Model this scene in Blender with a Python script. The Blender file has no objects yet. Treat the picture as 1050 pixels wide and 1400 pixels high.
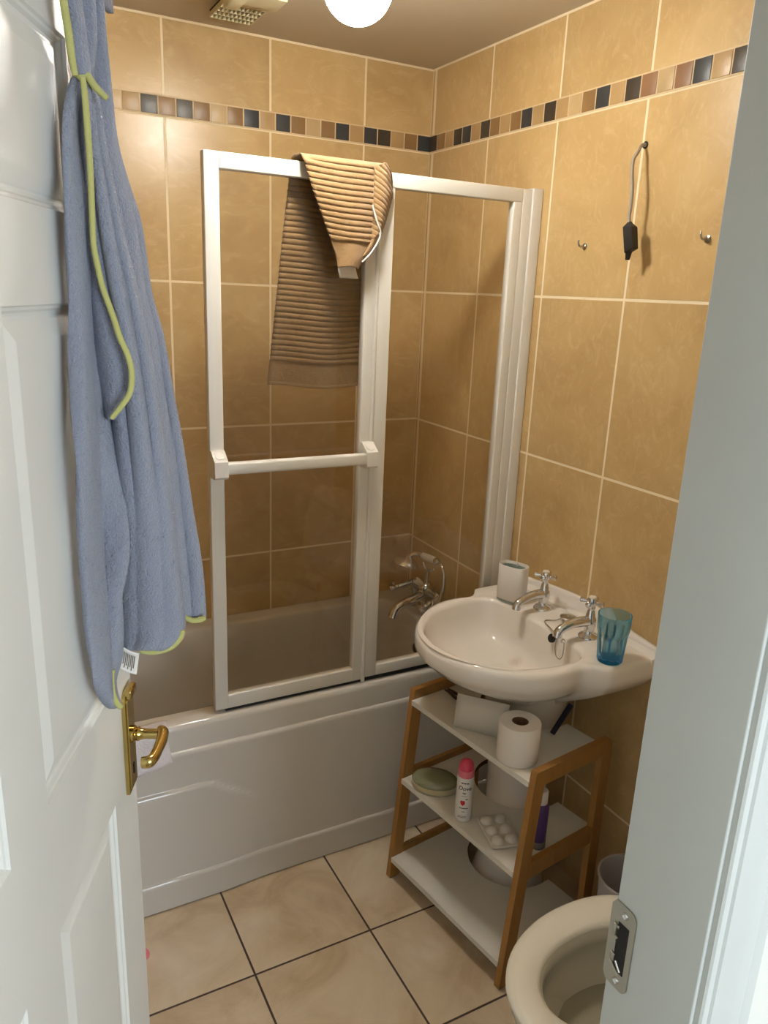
import bpy, bmesh, math, random
from mathutils import Vector, Matrix
random.seed(7)
PI = math.pi
S = bpy.context.scene
C = S.collection

# ------------------------------------------------------------------ camera
CAM = Vector((-1.448395, -2.442845, 1.668))
YAW, PITCH, ROLL, FPX = 0.498954, -0.28, 0.041793, 1047.355
_f = Vector((math.sin(YAW)*math.cos(PITCH), math.cos(YAW)*math.cos(PITCH), math.sin(PITCH)))
_r = Vector((math.cos(YAW), -math.sin(YAW), 0)); _u = _r.cross(_f)
RT = math.cos(ROLL)*_r + math.sin(ROLL)*_u
UP = -math.sin(ROLL)*_r + math.cos(ROLL)*_u
FW = _f
def ray(px, py):
    return (FW*FPX + RT*(px-525) - UP*(py-700)).normalized()
def at(px, py, ax, v):                      # photo measurement -> real point on the plane ax = v
    d = ray(px, py); i = 'xyz'.index(ax)
    return CAM + d*((v-CAM[i])/d[i])
cd = bpy.data.cameras.new('camera'); cam = bpy.data.objects.new('camera', cd); C.objects.link(cam)
cd.sensor_fit = 'AUTO'; cd.sensor_width = 36; cd.lens = FPX/1400*36; cd.clip_start = 0.02
m = Matrix((RT, UP, -FW)).transposed().to_4x4(); m.translation = CAM
cam.matrix_world = m
S.camera = cam

# ------------------------------------------------------------------ materials
def srgb(r, g, b):
    f = lambda c: c/12.92 if c <= .04045 else ((c+.055)/1.055)**2.4
    return (f(r/255), f(g/255), f(b/255), 1)
def mat(name):
    mt = bpy.data.materials.new(name); mt.use_nodes = True
    nt = mt.node_tree; return mt, nt, nt.nodes['Principled BSDF']
class NT:
    def __init__(s, nt): s.t = nt
    def n(s, ty, **kw):
        x = s.t.nodes.new(ty)
        for k, v in kw.items(): setattr(x, k, v)
        return x
    def l(s, a, b): s.t.links.new(a, b)
    def m(s, op, a, b=None, c=None):
        x = s.n('ShaderNodeMath', operation=op)
        for i, v in enumerate((a, b, c)):
            if v is None: continue
            if isinstance(v, (int, float)): x.inputs[i].default_value = v
            else: s.l(v, x.inputs[i])
        return x.outputs[0]
    def mix(s, f, a, b):
        x = s.n('ShaderNodeMix', data_type='RGBA')
        for i, v in ((0, f), (6, a), (7, b)):
            if isinstance(v, (int, float, tuple)): x.inputs[i].default_value = v
            else: s.l(v, x.inputs[i])
        return x.outputs[2]
    def noise(s, vec, scale, detail=4, rough=.55, dist=0):
        x = s.n('ShaderNodeTexNoise'); x.inputs['Scale'].default_value = scale; x.inputs['Detail'].default_value = detail
        x.inputs['Roughness'].default_value = rough; x.inputs['Distortion'].default_value = dist
        if vec is not None: s.l(vec, x.inputs['Vector'])
        return x.outputs[0]
    def ramp(s, f, stops):
        x = s.n('ShaderNodeValToRGB'); e = x.color_ramp.elements
        while len(e) < len(stops): e.new(.5)
        for q, (p, c) in zip(e, stops): q.position = p; q.color = c
        s.l(f, x.inputs[0]); return x.outputs[0]
    def bump(s, h, strength, dist, normal=None):
        x = s.n('ShaderNodeBump'); x.inputs['Strength'].default_value = strength; x.inputs['Distance'].default_value = dist
        s.l(h, x.inputs['Height'])
        if normal is not None: s.l(normal, x.inputs['Normal'])
        return x.outputs[0]
    def map(s, vec, scale):
        x = s.n('ShaderNodeMapping'); x.inputs['Scale'].default_value = scale; s.l(vec, x.inputs['Vector']); return x.outputs[0]

def simple(name, col, rough=.5, metal=0, bump=None, coat=0, var=0, spec=None, sheen=0):
    mt, nt, p = mat(name); w = NT(nt)
    p.inputs['Base Color'].default_value = col; p.inputs['Roughness'].default_value = rough; p.inputs['Metallic'].default_value = metal
    p.inputs['Coat Weight'].default_value = coat; p.inputs['Coat Roughness'].default_value = .05
    if spec is not None: p.inputs['Specular IOR Level'].default_value = spec
    if sheen: p.inputs['Sheen Weight'].default_value = sheen
    tc = w.n('ShaderNodeTexCoord').outputs['Object']
    if var:
        c2 = tuple(c*(1-var) for c in col[:3])+(1,)
        w.l(w.mix(w.ramp(w.noise(tc, 6), [(.35, (0,0,0,1)), (.7, (1,1,1,1))]), col, c2), p.inputs['Base Color'])
    if bump:
        sc, st, ds = bump
        w.l(w.bump(w.noise(tc, sc), st, ds), p.inputs['Normal'])
    return mt

TW, TH = 0.3192, 0.452          # wall tile pitch
ZB, BH = 2.1239, 0.0551         # bottom and height of the mosaic border
X3, YA = -0.2482, -0.3432
ZC = 2.379

def tile_wall(name, axis, off):
    """axis 'x': tiles run along x on the back wall; 'y': along y on the side walls."""
    mt, nt, p = mat(name); w = NT(nt)
    pos = w.n('ShaderNodeNewGeometry').outputs['Position']
    sp = w.n('ShaderNodeSeparateXYZ'); w.l(pos, sp.inputs[0])
    a = sp.outputs['XYZ'.index(axis.upper())]; z = sp.outputs[2]
    ua = w.m('DIVIDE', w.m('SUBTRACT', a, off), TW)
    fa = w.m('FRACT', w.m('ADD', ua, 100.0)); ia = w.m('FLOOR', w.m('ADD', ua, 100.0))
    da = w.m('MULTIPLY', w.m('MINIMUM', fa, w.m('SUBTRACT', 1.0, fa)), TW)
    uz = w.m('DIVIDE', w.m('SUBTRACT', z, ZB), TH)
    fz = w.m('FRACT', w.m('ADD', uz, 100.0)); iz = w.m('FLOOR', w.m('ADD', uz, 100.0))
    dz0 = w.m('MULTIPLY', w.m('MINIMUM', fz, w.m('SUBTRACT', 1.0, fz)), TH)
    above = w.m('GREATER_THAN', z, ZB+.01)
    dz = w.m('ADD', dz0, above)
    d = w.m('MINIMUM', da, dz)
    if axis == 'y':
        d = w.m('MINIMUM', d, w.m('ABSOLUTE', w.m('ADD', a, .017)))
    # thin grout along the ceiling and in the corner
    d = w.m('MINIMUM', d, w.m('ABSOLUTE', w.m('SUBTRACT', z, ZC-.003)))
    if axis == 'y':
        d = w.m('MINIMUM', d, w.m('ABSOLUTE', a))
    g = w.n('ShaderNodeMapRange', interpolation_type='SMOOTHSTEP'); w.l(d, g.inputs[0])
    g.inputs[1].default_value = .0026; g.inputs[2].default_value = .0042; g.inputs[3].default_value = 1; g.inputs[4].default_value = 0
    grout = g.outputs[0]
    # each tile has its own piece of the mottled stone pattern
    cb = w.n('ShaderNodeCombineXYZ'); w.l(w.m('MULTIPLY', ia, 3.7), cb.inputs[0]); w.l(w.m('MULTIPLY', iz, 5.3), cb.inputs[1]); w.l(w.m('MULTIPLY', ia, 1.3), cb.inputs[2])
    ad = w.n('ShaderNodeVectorMath', operation='ADD'); w.l(pos, ad.inputs[0]); w.l(cb.outputs[0], ad.inputs[1])
    vec = ad.outputs[0]
    n1 = w.noise(vec, 4.5, 6, .6, .9)
    rot = w.n('ShaderNodeMapping'); rot.inputs['Rotation'].default_value = (.75, .75, .3); rot.inputs['Scale'].default_value = (1.2, 3.2, 2.2); w.l(vec, rot.inputs[0])
    n2 = w.noise(rot.outputs[0], 9, 8, .68, 1.6)
    base = w.ramp(n1, [(.3, srgb(187, 154, 104)), (.55, srgb(199, 167, 115)), (.75, srgb(208, 178, 128))])
    vein = w.ramp(n2, [(.50, (0,0,0,1)), (.72, (1,1,1,1))])
    vf = w.m('MULTIPLY', vein, .34)
    col = w.mix(vf, base, srgb(228, 202, 156))
    wn = w.n('ShaderNodeTexWhiteNoise', noise_dimensions='3D'); w.l(cb.outputs[0], wn.inputs[0])
    hv = w.n('ShaderNodeHueSaturation'); w.l(col, hv.inputs['Color']); w.l(w.m('MULTIPLY_ADD', wn.outputs[0], .12, .94), hv.inputs['Value'])
    col = w.mix(grout, hv.outputs[0], srgb(240, 222, 186))
    w.l(col, p.inputs['Base Color'])
    w.l(w.m('MULTIPLY_ADD', grout, .5, .30), p.inputs['Roughness'])
    h = w.m('SUBTRACT', w.m('MULTIPLY', n1, .5), grout)
    h2 = w.m('ADD', h, w.m('MULTIPLY', n2, .12))
    w.l(w.bump(h2, .35, .0025), p.inputs['Normal'])
    return mt

FT, FX0, FY0 = 0.325, -0.9577, -0.9665
def tile_floor():
    mt, nt, p = mat('floor_tile'); w = NT(nt)
    pos = w.n('ShaderNodeNewGeometry').outputs['Position']
    sp = w.n('ShaderNodeSeparateXYZ'); w.l(pos, sp.inputs[0])
    ds, ids = [], []
    for ch, o in ((0, FX0), (1, FY0)):
        u = w.m('ADD', w.m('DIVIDE', w.m('SUBTRACT', sp.outputs[ch], o), FT), 100.0)
        f = w.m('FRACT', u); ids.append(w.m('FLOOR', u))
        ds.append(w.m('MULTIPLY', w.m('MINIMUM', f, w.m('SUBTRACT', 1.0, f)), FT))
    d = w.m('MINIMUM', *ds)
    g = w.n('ShaderNodeMapRange', interpolation_type='SMOOTHSTEP'); w.l(d, g.inputs[0])
    g.inputs[1].default_value = .0022; g.inputs[2].default_value = .0034; g.inputs[3].default_value = 1; g.inputs[4].default_value = 0
    cb = w.n('ShaderNodeCombineXYZ'); w.l(w.m('MULTIPLY', ids[0], 3.1), cb.inputs[0]); w.l(w.m('MULTIPLY', ids[1], 4.7), cb.inputs[1])
    ad = w.n('ShaderNodeVectorMath', operation='ADD'); w.l(pos, ad.inputs[0]); w.l(cb.outputs[0], ad.inputs[1])
    n1 = w.noise(ad.outputs[0], 5, 7, .6, .7)
    base = w.ramp(n1, [(.32, srgb(190, 166, 136)), (.5, srgb(212, 192, 164)), (.7, srgb(224, 208, 184))])
    w.l(w.mix(g.outputs[0], base, srgb(74, 58, 48)), p.inputs['Base Color'])
    w.l(w.m('MULTIPLY_ADD', g.outputs[0], .4, .38), p.inputs['Roughness'])
    w.l(w.bump(w.m('SUBTRACT', w.m('MULTIPLY', n1, .3), g.outputs[0]), .4, .002), p.inputs['Normal'])
    return mt

def wood(name, c1, c2):
    mt, nt, p = mat(name); w = NT(nt)
    tc = w.n('ShaderNodeTexCoord').outputs['Object']
    n = w.noise(w.map(tc, (30, 30, 4)), 2.2, 5, .6, .4)
    w.l(w.mix(n, c1, c2), p.inputs['Base Color']); p.inputs['Roughness'].default_value = .42
    w.l(w.bump(n, .15, .001), p.inputs['Normal'])
    return mt

def fleece(name, col, col2, scale=420, strength=.7):
    mt, nt, p = mat(name); w = NT(nt)
    tc = w.n('ShaderNodeTexCoord').outputs['Object']
    n1 = w.noise(tc, scale, 3, .7); n2 = w.noise(tc, 60, 4, .6)
    h = w.m('ADD', n1, w.m('MULTIPLY', n2, 1.3))
    w.l(w.mix(w.ramp(h, [(.55, (0,0,0,1)), (1.0, (1,1,1,1))]), col2, col), p.inputs['Base Color'])
    p.inputs['Roughness'].default_value = .95; p.inputs['Specular IOR Level'].default_value = .1
    p.inputs['Sheen Weight'].default_value = .35; p.inputs['Sheen Roughness'].default_value = .5
    w.l(w.bump(h, strength, .006), p.inputs['Normal'])
    return mt

def pane_glass(name, tint, ior=1.5):
    mt = bpy.data.materials.new(name); mt.use_nodes = True; nt = mt.node_tree; nt.nodes.clear(); w = NT(nt)
    o = w.n('ShaderNodeOutputMaterial'); t = w.n('ShaderNodeBsdfTransparent'); t.inputs[0].default_value = tint
    g = w.n('ShaderNodeBsdfGlossy'); g.inputs['Roughness'].default_value = .01
    ge = w.n('ShaderNodeNewGeometry'); dt = w.n('ShaderNodeVectorMath', operation='DOT_PRODUCT'); w.l(ge.outputs['Normal'], dt.inputs[0]); w.l(ge.outputs['Incoming'], dt.inputs[1])
    fr = w.m('MULTIPLY_ADD', w.m('POWER', w.m('SUBTRACT', 1.0, w.m('ABSOLUTE', dt.outputs['Value'])), 5.0), .96, .04)   # reflection rises towards grazing angles
    mx = w.n('ShaderNodeMixShader'); w.l(fr, mx.inputs[0]); w.l(t.outputs[0], mx.inputs[1]); w.l(g.outputs[0], mx.inputs[2]); w.l(mx.outputs[0], o.inputs[0])
    return mt

M = {}
M['tile_back'] = tile_wall('beige_wall_tile_back', 'x', X3)
M['tile_side'] = tile_wall('beige_wall_tile_side', 'y', YA)
M['floor'] = tile_floor()
M['ceil'] = simple('ceiling_paint', srgb(206, 192, 168), .8, bump=(90, .1, .001))
M['paint'] = simple('white_gloss_paint', srgb(226, 225, 220), .42, bump=(140, .12, .0006), var=.03)
M['frame_paint'] = simple('white_frame_paint', srgb(206, 209, 206), .5, bump=(60, .12, .001), var=.04)
M['hall'] = simple('hall_paint', srgb(226, 224, 218), .8)
M['carpet'] = simple('hall_carpet', srgb(150, 138, 122), .95, bump=(300, .6, .004))
M['acrylic'] = simple('white_bath_acrylic', srgb(210, 205, 198), .08, coat=.4, spec=.5)
M['ceramic'] = simple('white_ceramic', srgb(233, 225, 216), .09, coat=.4)
M['ceramic_w'] = simple('toilet_ceramic', srgb(214, 208, 192), .1, coat=.3)
M['seat'] = simple('cream_toilet_seat', srgb(238, 231, 216), .3)
M['pvc'] = simple('white_powder_coated_metal', srgb(226, 222, 214), .35)
M['glass'] = pane_glass('clear_screen_glass', (.955, .95, .935, 1))
M['chrome'] = simple('chrome', (.72, .72, .73, 1), .1, 1)
M['steel'] = simple('brushed_steel', srgb(176, 172, 160), .32, 1, bump=(200, .1, .0004))
M['brass'] = simple('polished_brass', srgb(192, 168, 104), .14, 1)
M['dark'] = simple('dark_recess', srgb(22, 16, 12), .7)
M['bamboo'] = wood('bamboo_wood', srgb(172, 128, 68), srgb(136, 92, 44))
M['shelf'] = simple('white_shelf_lacquer', srgb(226, 222, 212), .4)
M['cut'] = simple('brown_cut_board_edge', srgb(84, 54, 34), .8)
M['fleece'] = fleece('blue_grey_fleece', srgb(150, 155, 174), srgb(112, 118, 140), 330, 1.0)
M['lime'] = simple('lime_trim_cloth', srgb(180, 178, 112), .9, bump=(300, .4, .002))
M['tag'] = simple('white_label_cloth', srgb(226, 220, 214), .8)
M['ink'] = simple('grey_print', srgb(120, 112, 106), .8)
M['brown'] = fleece('brown_terry', srgb(164, 131, 90), srgb(112, 84, 54), 520, .6)
M['white_plastic'] = simple('white_plastic', srgb(232, 226, 220), .35)
M['cream_plastic'] = simple('cream_plastic', srgb(226, 216, 180), .4)
M['sage'] = simple('sage_plastic', srgb(150, 166, 160), .45)
M['black'] = simple('black_rubber', srgb(20, 18, 17), .45)
M['cable'] = simple('grey_cable_sheath', srgb(170, 158, 142), .5)
M['paper'] = simple('white_tissue', srgb(242, 234, 226), .95, bump=(160, .3, .001))
M['card'] = simple('white_card', srgb(216, 210, 198), .7)
M['tube'] = simple('brown_cardboard', srgb(120, 88, 62), .9)
M['navy'] = simple('navy_plastic', srgb(24, 30, 52), .4)
M['clip'] = simple('dark_red_brown_plastic', srgb(52, 22, 20), .3)
M['porcelain'] = simple('porcelain', srgb(232, 222, 204), .12)
M['pink'] = simple('pink_plastic', srgb(222, 74, 104), .35)
M['pinklid'] = simple('pale_pink_plastic', srgb(226, 120, 136), .35)
M['can'] = simple('white_can', srgb(230, 226, 222), .3)
M['print_dark'] = simple('dark_print', srgb(46, 40, 52), .6)
M['red'] = simple('raspberry_red_print', srgb(196, 20, 34), .5)
M['gold'] = simple('silver_print', srgb(126, 120, 116), .5)
M['soaplid'] = simple('green_lid', srgb(128, 130, 100), .12, coat=.5)
M['soapbase'] = simple('cream_soap_base', srgb(196, 184, 150), .35)
M['purple'] = simple('purple_plastic', srgb(84, 58, 120), .3)
M['flannel'] = simple('white_towelling', srgb(232, 226, 230), .95, bump=(200, .7, .004))
M['bin'] = simple('frosted_white_plastic', srgb(196, 190, 188), .4)
M['palette'] = simple('palette_plastic', srgb(222, 216, 206), .35)
M['water'] = simple('toilet_water', srgb(168, 162, 142), .04, coat=.6)
# tumbler: refracting blue glass, deeper where it is thicker
mt = bpy.data.materials.new('blue_tumbler_glass'); mt.use_nodes = True; nt = mt.node_tree; nt.nodes.clear(); w = NT(nt)
o = w.n('ShaderNodeOutputMaterial'); g = w.n('ShaderNodeBsdfGlass'); g.inputs['Color'].default_value = (.93, .985, 1, 1); g.inputs['Roughness'].default_value = 0; g.inputs['IOR'].default_value = 1.45
va = w.n('ShaderNodeVolumeAbsorption'); va.inputs['Color'].default_value = (.0, .66, .93, 1); va.inputs['Density'].default_value = 62
tl = w.n('ShaderNodeBsdfTranslucent'); tl.inputs[0].default_value = (.14, .66, .92, 1)  # translucent blue added to brighten the glass, in place of caustic glow
ms = w.n('ShaderNodeMixShader'); ms.inputs[0].default_value = .21; w.l(g.outputs[0], ms.inputs[1]); w.l(tl.outputs[0], ms.inputs[2])
w.l(ms.outputs[0], o.inputs['Surface']); w.l(va.outputs[0], o.inputs['Volume']); M['blueglass'] = mt
# lamp
mt = bpy.data.materials.new('lit_lamp_globe'); mt.use_nodes = True; nt = mt.node_tree; nt.nodes.clear(); w = NT(nt)
o = w.n('ShaderNodeOutputMaterial'); e = w.n('ShaderNodeEmission'); e.inputs[0].default_value = (1, .97, .88, 1)
gn = w.n('ShaderNodeNewGeometry'); sx = w.n('ShaderNodeSeparateXYZ'); w.l(gn.outputs['Normal'], sx.inputs[0])
mr = w.n('ShaderNodeMapRange'); w.l(sx.outputs[2], mr.inputs[0]); mr.inputs[1].default_value = -1; mr.inputs[2].default_value = .7; mr.inputs[3].default_value = 176; mr.inputs[4].default_value = 28   # emission weighted downward to brighten the lower room and dim the ceiling
w.l(mr.outputs[0], e.inputs[1]); w.l(e.outputs[0], o.inputs[0]); M['lamp'] = mt
MOS = {}
for k, c in dict(t=(186, 152, 104), b=(148, 114, 72), r=(152, 112, 80), d=(66, 56, 46), s=(58, 60, 62), l=(200, 170, 124), g=(88, 80, 70)).items():
    MOS[k] = simple('mosaic_'+k, srgb(*c), .38, var=.22, bump=(60, .3, .002))
M['grout'] = simple('cream_grout', srgb(216, 192, 152), .85)

# ------------------------------------------------------------------ mesh helpers
class MB:
    def __init__(s): s.v, s.f, s.mi = [], [], []
    def add(s, vs, fs, mi=0):
        b = len(s.v); s.v += [Vector(q) for q in vs]; s.f += [tuple(b+i for i in f) for f in fs]; s.mi += [mi]*len(fs); return s
    def box(s, x0, x1, y0, y1, z0, z1, mi=0, bev=0, T=None):
        bm = bmesh.new(); bmesh.ops.create_cube(bm, size=1)
        for v in bm.verts: v.co = Vector(((x0+x1)/2+v.co.x*(x1-x0), (y0+y1)/2+v.co.y*(y1-y0), (z0+z1)/2+v.co.z*(z1-z0)))
        if bev: bmesh.ops.bevel(bm, geom=bm.edges[:], offset=bev, segments=3, affect='EDGES', profile=.5)
        return s.frombm(bm, mi, T)
    def frombm(s, bm, mi=0, T=None):
        bm.verts.ensure_lookup_table(); bm.verts.index_update()
        vs = [(T @ v.co) if T else v.co.copy() for v in bm.verts]
        s.add(vs, [[v.index for v in f.verts] for f in bm.faces], mi); bm.free(); return s
    def prism(s, poly, fn0, fn1, mi=0):
        """poly: list of 2-d points; fn0/fn1 map (a, b) to 3-d for the two ends"""
        n = len(poly); A = [fn0(*q) for q in poly]; B = [fn1(*q) for q in poly]
        fs = [(i, (i+1) % n, n+(i+1) % n, n+i) for i in range(n)] + [tuple(range(n-1, -1, -1)), tuple(range(n, 2*n))]
        return s.add(A+B, fs, mi)
    def loft(s, rings, cap0=True, cap1=True, closed=True, mi=0):
        n = len(rings[0]); vs = [p for r in rings for p in r]; fs = []
        for i in range(len(rings)-1):
            for j in range(n if closed else n-1):
                k = (j+1) % n; fs.append((i*n+j, i*n+k, (i+1)*n+k, (i+1)*n+j))
        if cap0: fs.append(tuple(range(n-1, -1, -1)))
        if cap1: fs.append(tuple((len(rings)-1)*n+j for j in range(n)))
        return s.add(vs, fs, mi)
    def lathe(s, prof, T, n=32, mi=0, cap0=True, cap1=True):
        """prof [(r, z)] around local z, placed by matrix or point T"""
        if not isinstance(T, Matrix): T = Matrix.Translation(Vector(T))
        rings = [[T @ Vector((r*math.cos(2*PI*j/n), r*math.sin(2*PI*j/n), z)) for j in range(n)] for r, z in prof]
        return s.loft(rings, cap0, cap1, True, mi)
    def tube(s, pts, rad, n=10, mi=0, smooth=0, flat=1.0, cap=True):
        pts = [Vector(q) for q in pts]; rads = list(rad) if hasattr(rad, '__len__') else [rad]*len(pts)
        if smooth: pts, rads = crom(pts, rads, smooth)
        up = None; rings = []
        for i, q in enumerate(pts):
            t = (pts[min(i+1, len(pts)-1)]-pts[max(i-1, 0)]).normalized()
            if up is None:
                up = Vector((0, 0, 1)) if abs(t.z) < .9 else Vector((1, 0, 0))
            a = t.cross(up).normalized(); up = a.cross(t).normalized()
            rings.append([q + rads[i]*(math.cos(2*PI*j/n)*a + flat*math.sin(2*PI*j/n)*up) for j in range(n)])
        return s.loft(rings, cap, cap, True, mi)
    def grid(s, P, mi=0, flip=False):
        n = len(P[0]); vs = [q for r in P for q in r]; fs = []
        for i in range(len(P)-1):
            for j in range(n-1):
                q = (i*n+j, i*n+j+1, (i+1)*n+j+1, (i+1)*n+j); fs.append(q[::-1] if flip else q)
        return s.add(vs, fs, mi)
    def build(s, name, mts, parent=None, base=None, smooth=40, fixn=True):
        if not isinstance(mts, (list, tuple)): mts = [mts]
        root = parent
        while root is not None and root.parent is not None: root = root.parent
        org = ORG[root.name] if root is not None else (Vector(base) if base is not None else Vector((0, 0, 0)))
        me = bpy.data.meshes.new(name); me.from_pydata([tuple(q-org) for q in s.v], [], s.f)
        for mm in mts: me.materials.append(mm)
        me.polygons.foreach_set('material_index', s.mi)
        bm = bmesh.new(); bm.from_mesh(me); bmesh.ops.remove_doubles(bm, verts=bm.verts[:], dist=1e-6)
        if fixn: bmesh.ops.recalc_face_normals(bm, faces=bm.faces[:])
        bm.to_mesh(me); bm.free()
        if smooth:
            me.polygons.foreach_set('use_smooth', [True]*len(me.polygons)); me.set_sharp_from_angle(angle=math.radians(smooth))
        ob = bpy.data.objects.new(name, me); C.objects.link(ob)
        if parent is not None: ob.parent = parent
        else: ob.location = org; ORG[ob.name] = org
        return ob
ORG = {}
def crom(pts, rads, k):
    P, Rr = [], []
    for i in range(len(pts)-1):
        p0, p1, p2, p3 = pts[max(i-1, 0)], pts[i], pts[i+1], pts[min(i+2, len(pts)-1)]
        for j in range(k):
            t = j/k; P.append(.5*((2*p1)+(p2-p0)*t+(2*p0-5*p1+4*p2-p3)*t*t+(3*p1-p0-3*p2+p3)*t**3)); Rr.append(rads[i]*(1-t)+rads[i+1]*t)
    return P+[pts[-1]], Rr+[rads[-1]]
def thing(name, label, cat, loc, group=None):
    o = bpy.data.objects.new(name, None); C.objects.link(o); o.location = loc; o.empty_display_size = .05
    ORG[o.name] = Vector(loc); o['label'] = label; o['category'] = cat
    if group: o['group'] = group
    return o
def tag(o, label, cat, group=None):
    o['label'] = label; o['category'] = cat
    if group: o['group'] = group
    return o
def struct(o): o['kind'] = 'structure'; return o
def interp(tab, x):
    if x <= tab[0][0]: return tab[0][1]
    for (a, va), (b, vb) in zip(tab, tab[1:]):
        if x <= b: return va+(vb-va)*(x-a)/(b-a)
    return tab[-1][1]
def sinterp(tab, x):                       # monotone-ish smooth interpolation
    n = len(tab)
    if x <= tab[0][0]: return tab[0][1]
    if x >= tab[-1][0]: return tab[-1][1]
    for i in range(n-1):
        if x <= tab[i+1][0]:
            x0, y0 = tab[i]; x1, y1 = tab[i+1]; h = x1-x0
            m0 = (y1-tab[i-1][1])/(x1-tab[i-1][0]) if i > 0 else (y1-y0)/h
            m1 = (tab[i+2][1]-y0)/(tab[i+2][0]-x0) if i+2 < n else (y1-y0)/h
            t = (x-x0)/h
            return (2*t**3-3*t*t+1)*y0+(t**3-2*t*t+t)*h*m0+(-2*t**3+3*t*t)*y1+(t**3-t*t)*h*m1
def sstep(a, b, x):
    t = max(0, min(1, (x-a)/(b-a))); return t*t*(3-2*t)
def axis_mat(p, d):                         # local z along d at p
    return Matrix.Translation(Vector(p)) @ Vector(d).to_track_quat('Z', 'Y').to_matrix().to_4x4()

# ------------------------------------------------------------------ room shell
XL, YF, YH = -1.72, -1.943, -2.058          # left wall, door wall (room side), door wall (hall side)
JX, LX = -.85, -1.570                       # faces of the two door linings
struct(MB().box(XL-.1, .1, YF-.02, .1, -.1, 0).build('floor', M['floor'], smooth=0))
struct(MB().box(XL-.1, .1, YH, .1, ZC, ZC+.08).build('ceiling', M['ceil'], smooth=0))
struct(MB().box(XL-.1, .1, 0, .1, 0, ZC).build('wall_back', M['tile_back'], smooth=0))
struct(MB().box(0, .1, YH, 0, 0, ZC).build('wall_right', M['tile_side'], smooth=0))
struct(MB().box(XL-.1, XL, YH, 0, 0, ZC).build('wall_left', M['tile_side'], smooth=0))
ZD = 2.03
b = MB().box(JX+.032, 0, YH, YF, 0, ZC).box(XL, LX-.032, YH, YF, 0, ZC).box(LX-.032, JX+.032, YH, YF, ZD+.03, ZC)
struct(b.build('wall_front', M['hall'], smooth=0))

# mosaic border, as its own strip of small squares
def border(name, seq, fn, first, step, T):
    mb = MB(); keys = sorted(MOS); z0, z1 = ZB+.004, ZB+BH-.004
    L = step*len(seq)
    mb.box(*fn(first, first+L, 0, .0012), ZB, ZB+BH, mi=len(keys))
    for i, k in enumerate(seq):
        a = first+i*step+.0022; c = first+(i+1)*step-.0022
        mb.box(*fn(a, c, 0, .0026), z0, z1, mi=keys.index(k), bev=.0006)
    return struct(mb.build(name, [MOS[k] for k in keys]+[M['grout']], smooth=30))
SQ = .0502
back_seq = 'stbtbstdtbltsrbdtlbrgst' + 'trsbstrltgsrdtltsbtlrgs'[:0]
# read off the photograph from the corner leftwards, then continued out of sight
bs = 's b t d s t s b l b s t s b l b g b g t l t s b r t l s t g r d t l b'.split()
border('trim_1', bs, lambda a, c, d0, d1: (-c, -a, -d1, -d0), 0, SQ, None)
rs = 'd b t d s t d b t b s t d t l b s t d r l r s t d b t l s t r g d t s b t l'.split()
border('trim_2', rs, lambda a, c, d0, d1: (-d1, -d0, -c, -a), 0.0, SQ, None)

# hall the photographer stands in
b = MB().box(-2.4, .1, -4.6, YF-.02, -.1, -.002)
struct(b.build('floor_hall', M['carpet'], smooth=0))
struct(MB().box(-2.4, .1, -4.6, YH, 2.45, 2.5).build('ceiling_hall', M['ceil'], smooth=0))
struct(MB().box(-2.5, -2.4, -4.6, YH, -.1, 2.5).build('wall_hall_left', M['hall'], smooth=0))
struct(MB().box(.1, .2, -4.6, YH, -.1, 2.5).build('wall_hall_right', M['hall'], smooth=0))
struct(MB().box(-2.4, XL-.1, YH, YH+.1, -.1, 2.5).build('wall_hall_front', M['hall'], smooth=0))
WX0, WX1, WZ0, WZ1 = -1.15, -.05, .9, 2.2
b = MB().box(-2.5, WX0, -4.7, -4.6, -.1, 2.5).box(WX1, .2, -4.7, -4.6, -.1, 2.5).box(WX0, WX1, -4.7, -4.6, -.1, WZ0).box(WX0, WX1, -4.7, -4.6, WZ1, 2.5)
struct(b.build('wall_hall_back', M['hall'], smooth=0))
b = MB()
for x in (WX0, (WX0+WX1)/2-.02, WX1-.04): b.box(x, x+.04, -4.69, -4.64, WZ0, WZ1)
for z in (WZ0, WZ1-.04): b.box(WX0, WX1, -4.69, -4.64, z, z+.04)
struct(b.build('window_1', M['paint'], smooth=0))

# door lining, strike plate, architrave
b = MB().box(JX, JX+.03, YH, YF, 0, ZD+.03, bev=.002)
jamb = struct(b.build('trim_3', M['frame_paint'], smooth=30))
ym, z0, z1 = YF, .898, 1.011
n = 6
out = [(YF+.004, .906), (YF+.004, 1.003), (YF-.001, 1.011), (YF-.022, 1.011)]
out += [(YF-.022-.010*math.sin(a), 1.001+.010*math.cos(a)) for a in [PI/2*i/n for i in range(n+1)]]
out += [(YF-.022-.010*math.cos(a), .908-.010*math.sin(a)) for a in [PI/2*i/n for i in range(n+1)]] + [(YF-.001, .898)]
pl = MB().prism(out, lambda a, c: (JX-.0002, a, c), lambda a, c: (JX-.0022, a, c)).build('strike_plate', M['steel'], jamb, smooth=30)
MB().box(JX-.0027, JX-.002, YF-.0245, YF-.0085, .921, .987, bev=.0003).build('latch_hole', M['dark'], pl)
b = MB()
b.box(JX-.0045, JX-.002, YF-.0075, YF-.003, .965, .982, bev=.0008).box(JX-.0045, JX-.002, YF-.0115, YF-.0075, .978, .982, bev=.0008).box(JX-.0045, JX-.002, YF-.0115, YF-.0075, .964, .967, bev=.0008)
b.box(JX-.004, JX-.002, YF-.0095, YF-.0075, .945, .960, bev=.0005)
b.box(JX-.0045, JX-.002, YF-.0105, YF-.004, .932, .942, bev=.001)
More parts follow.
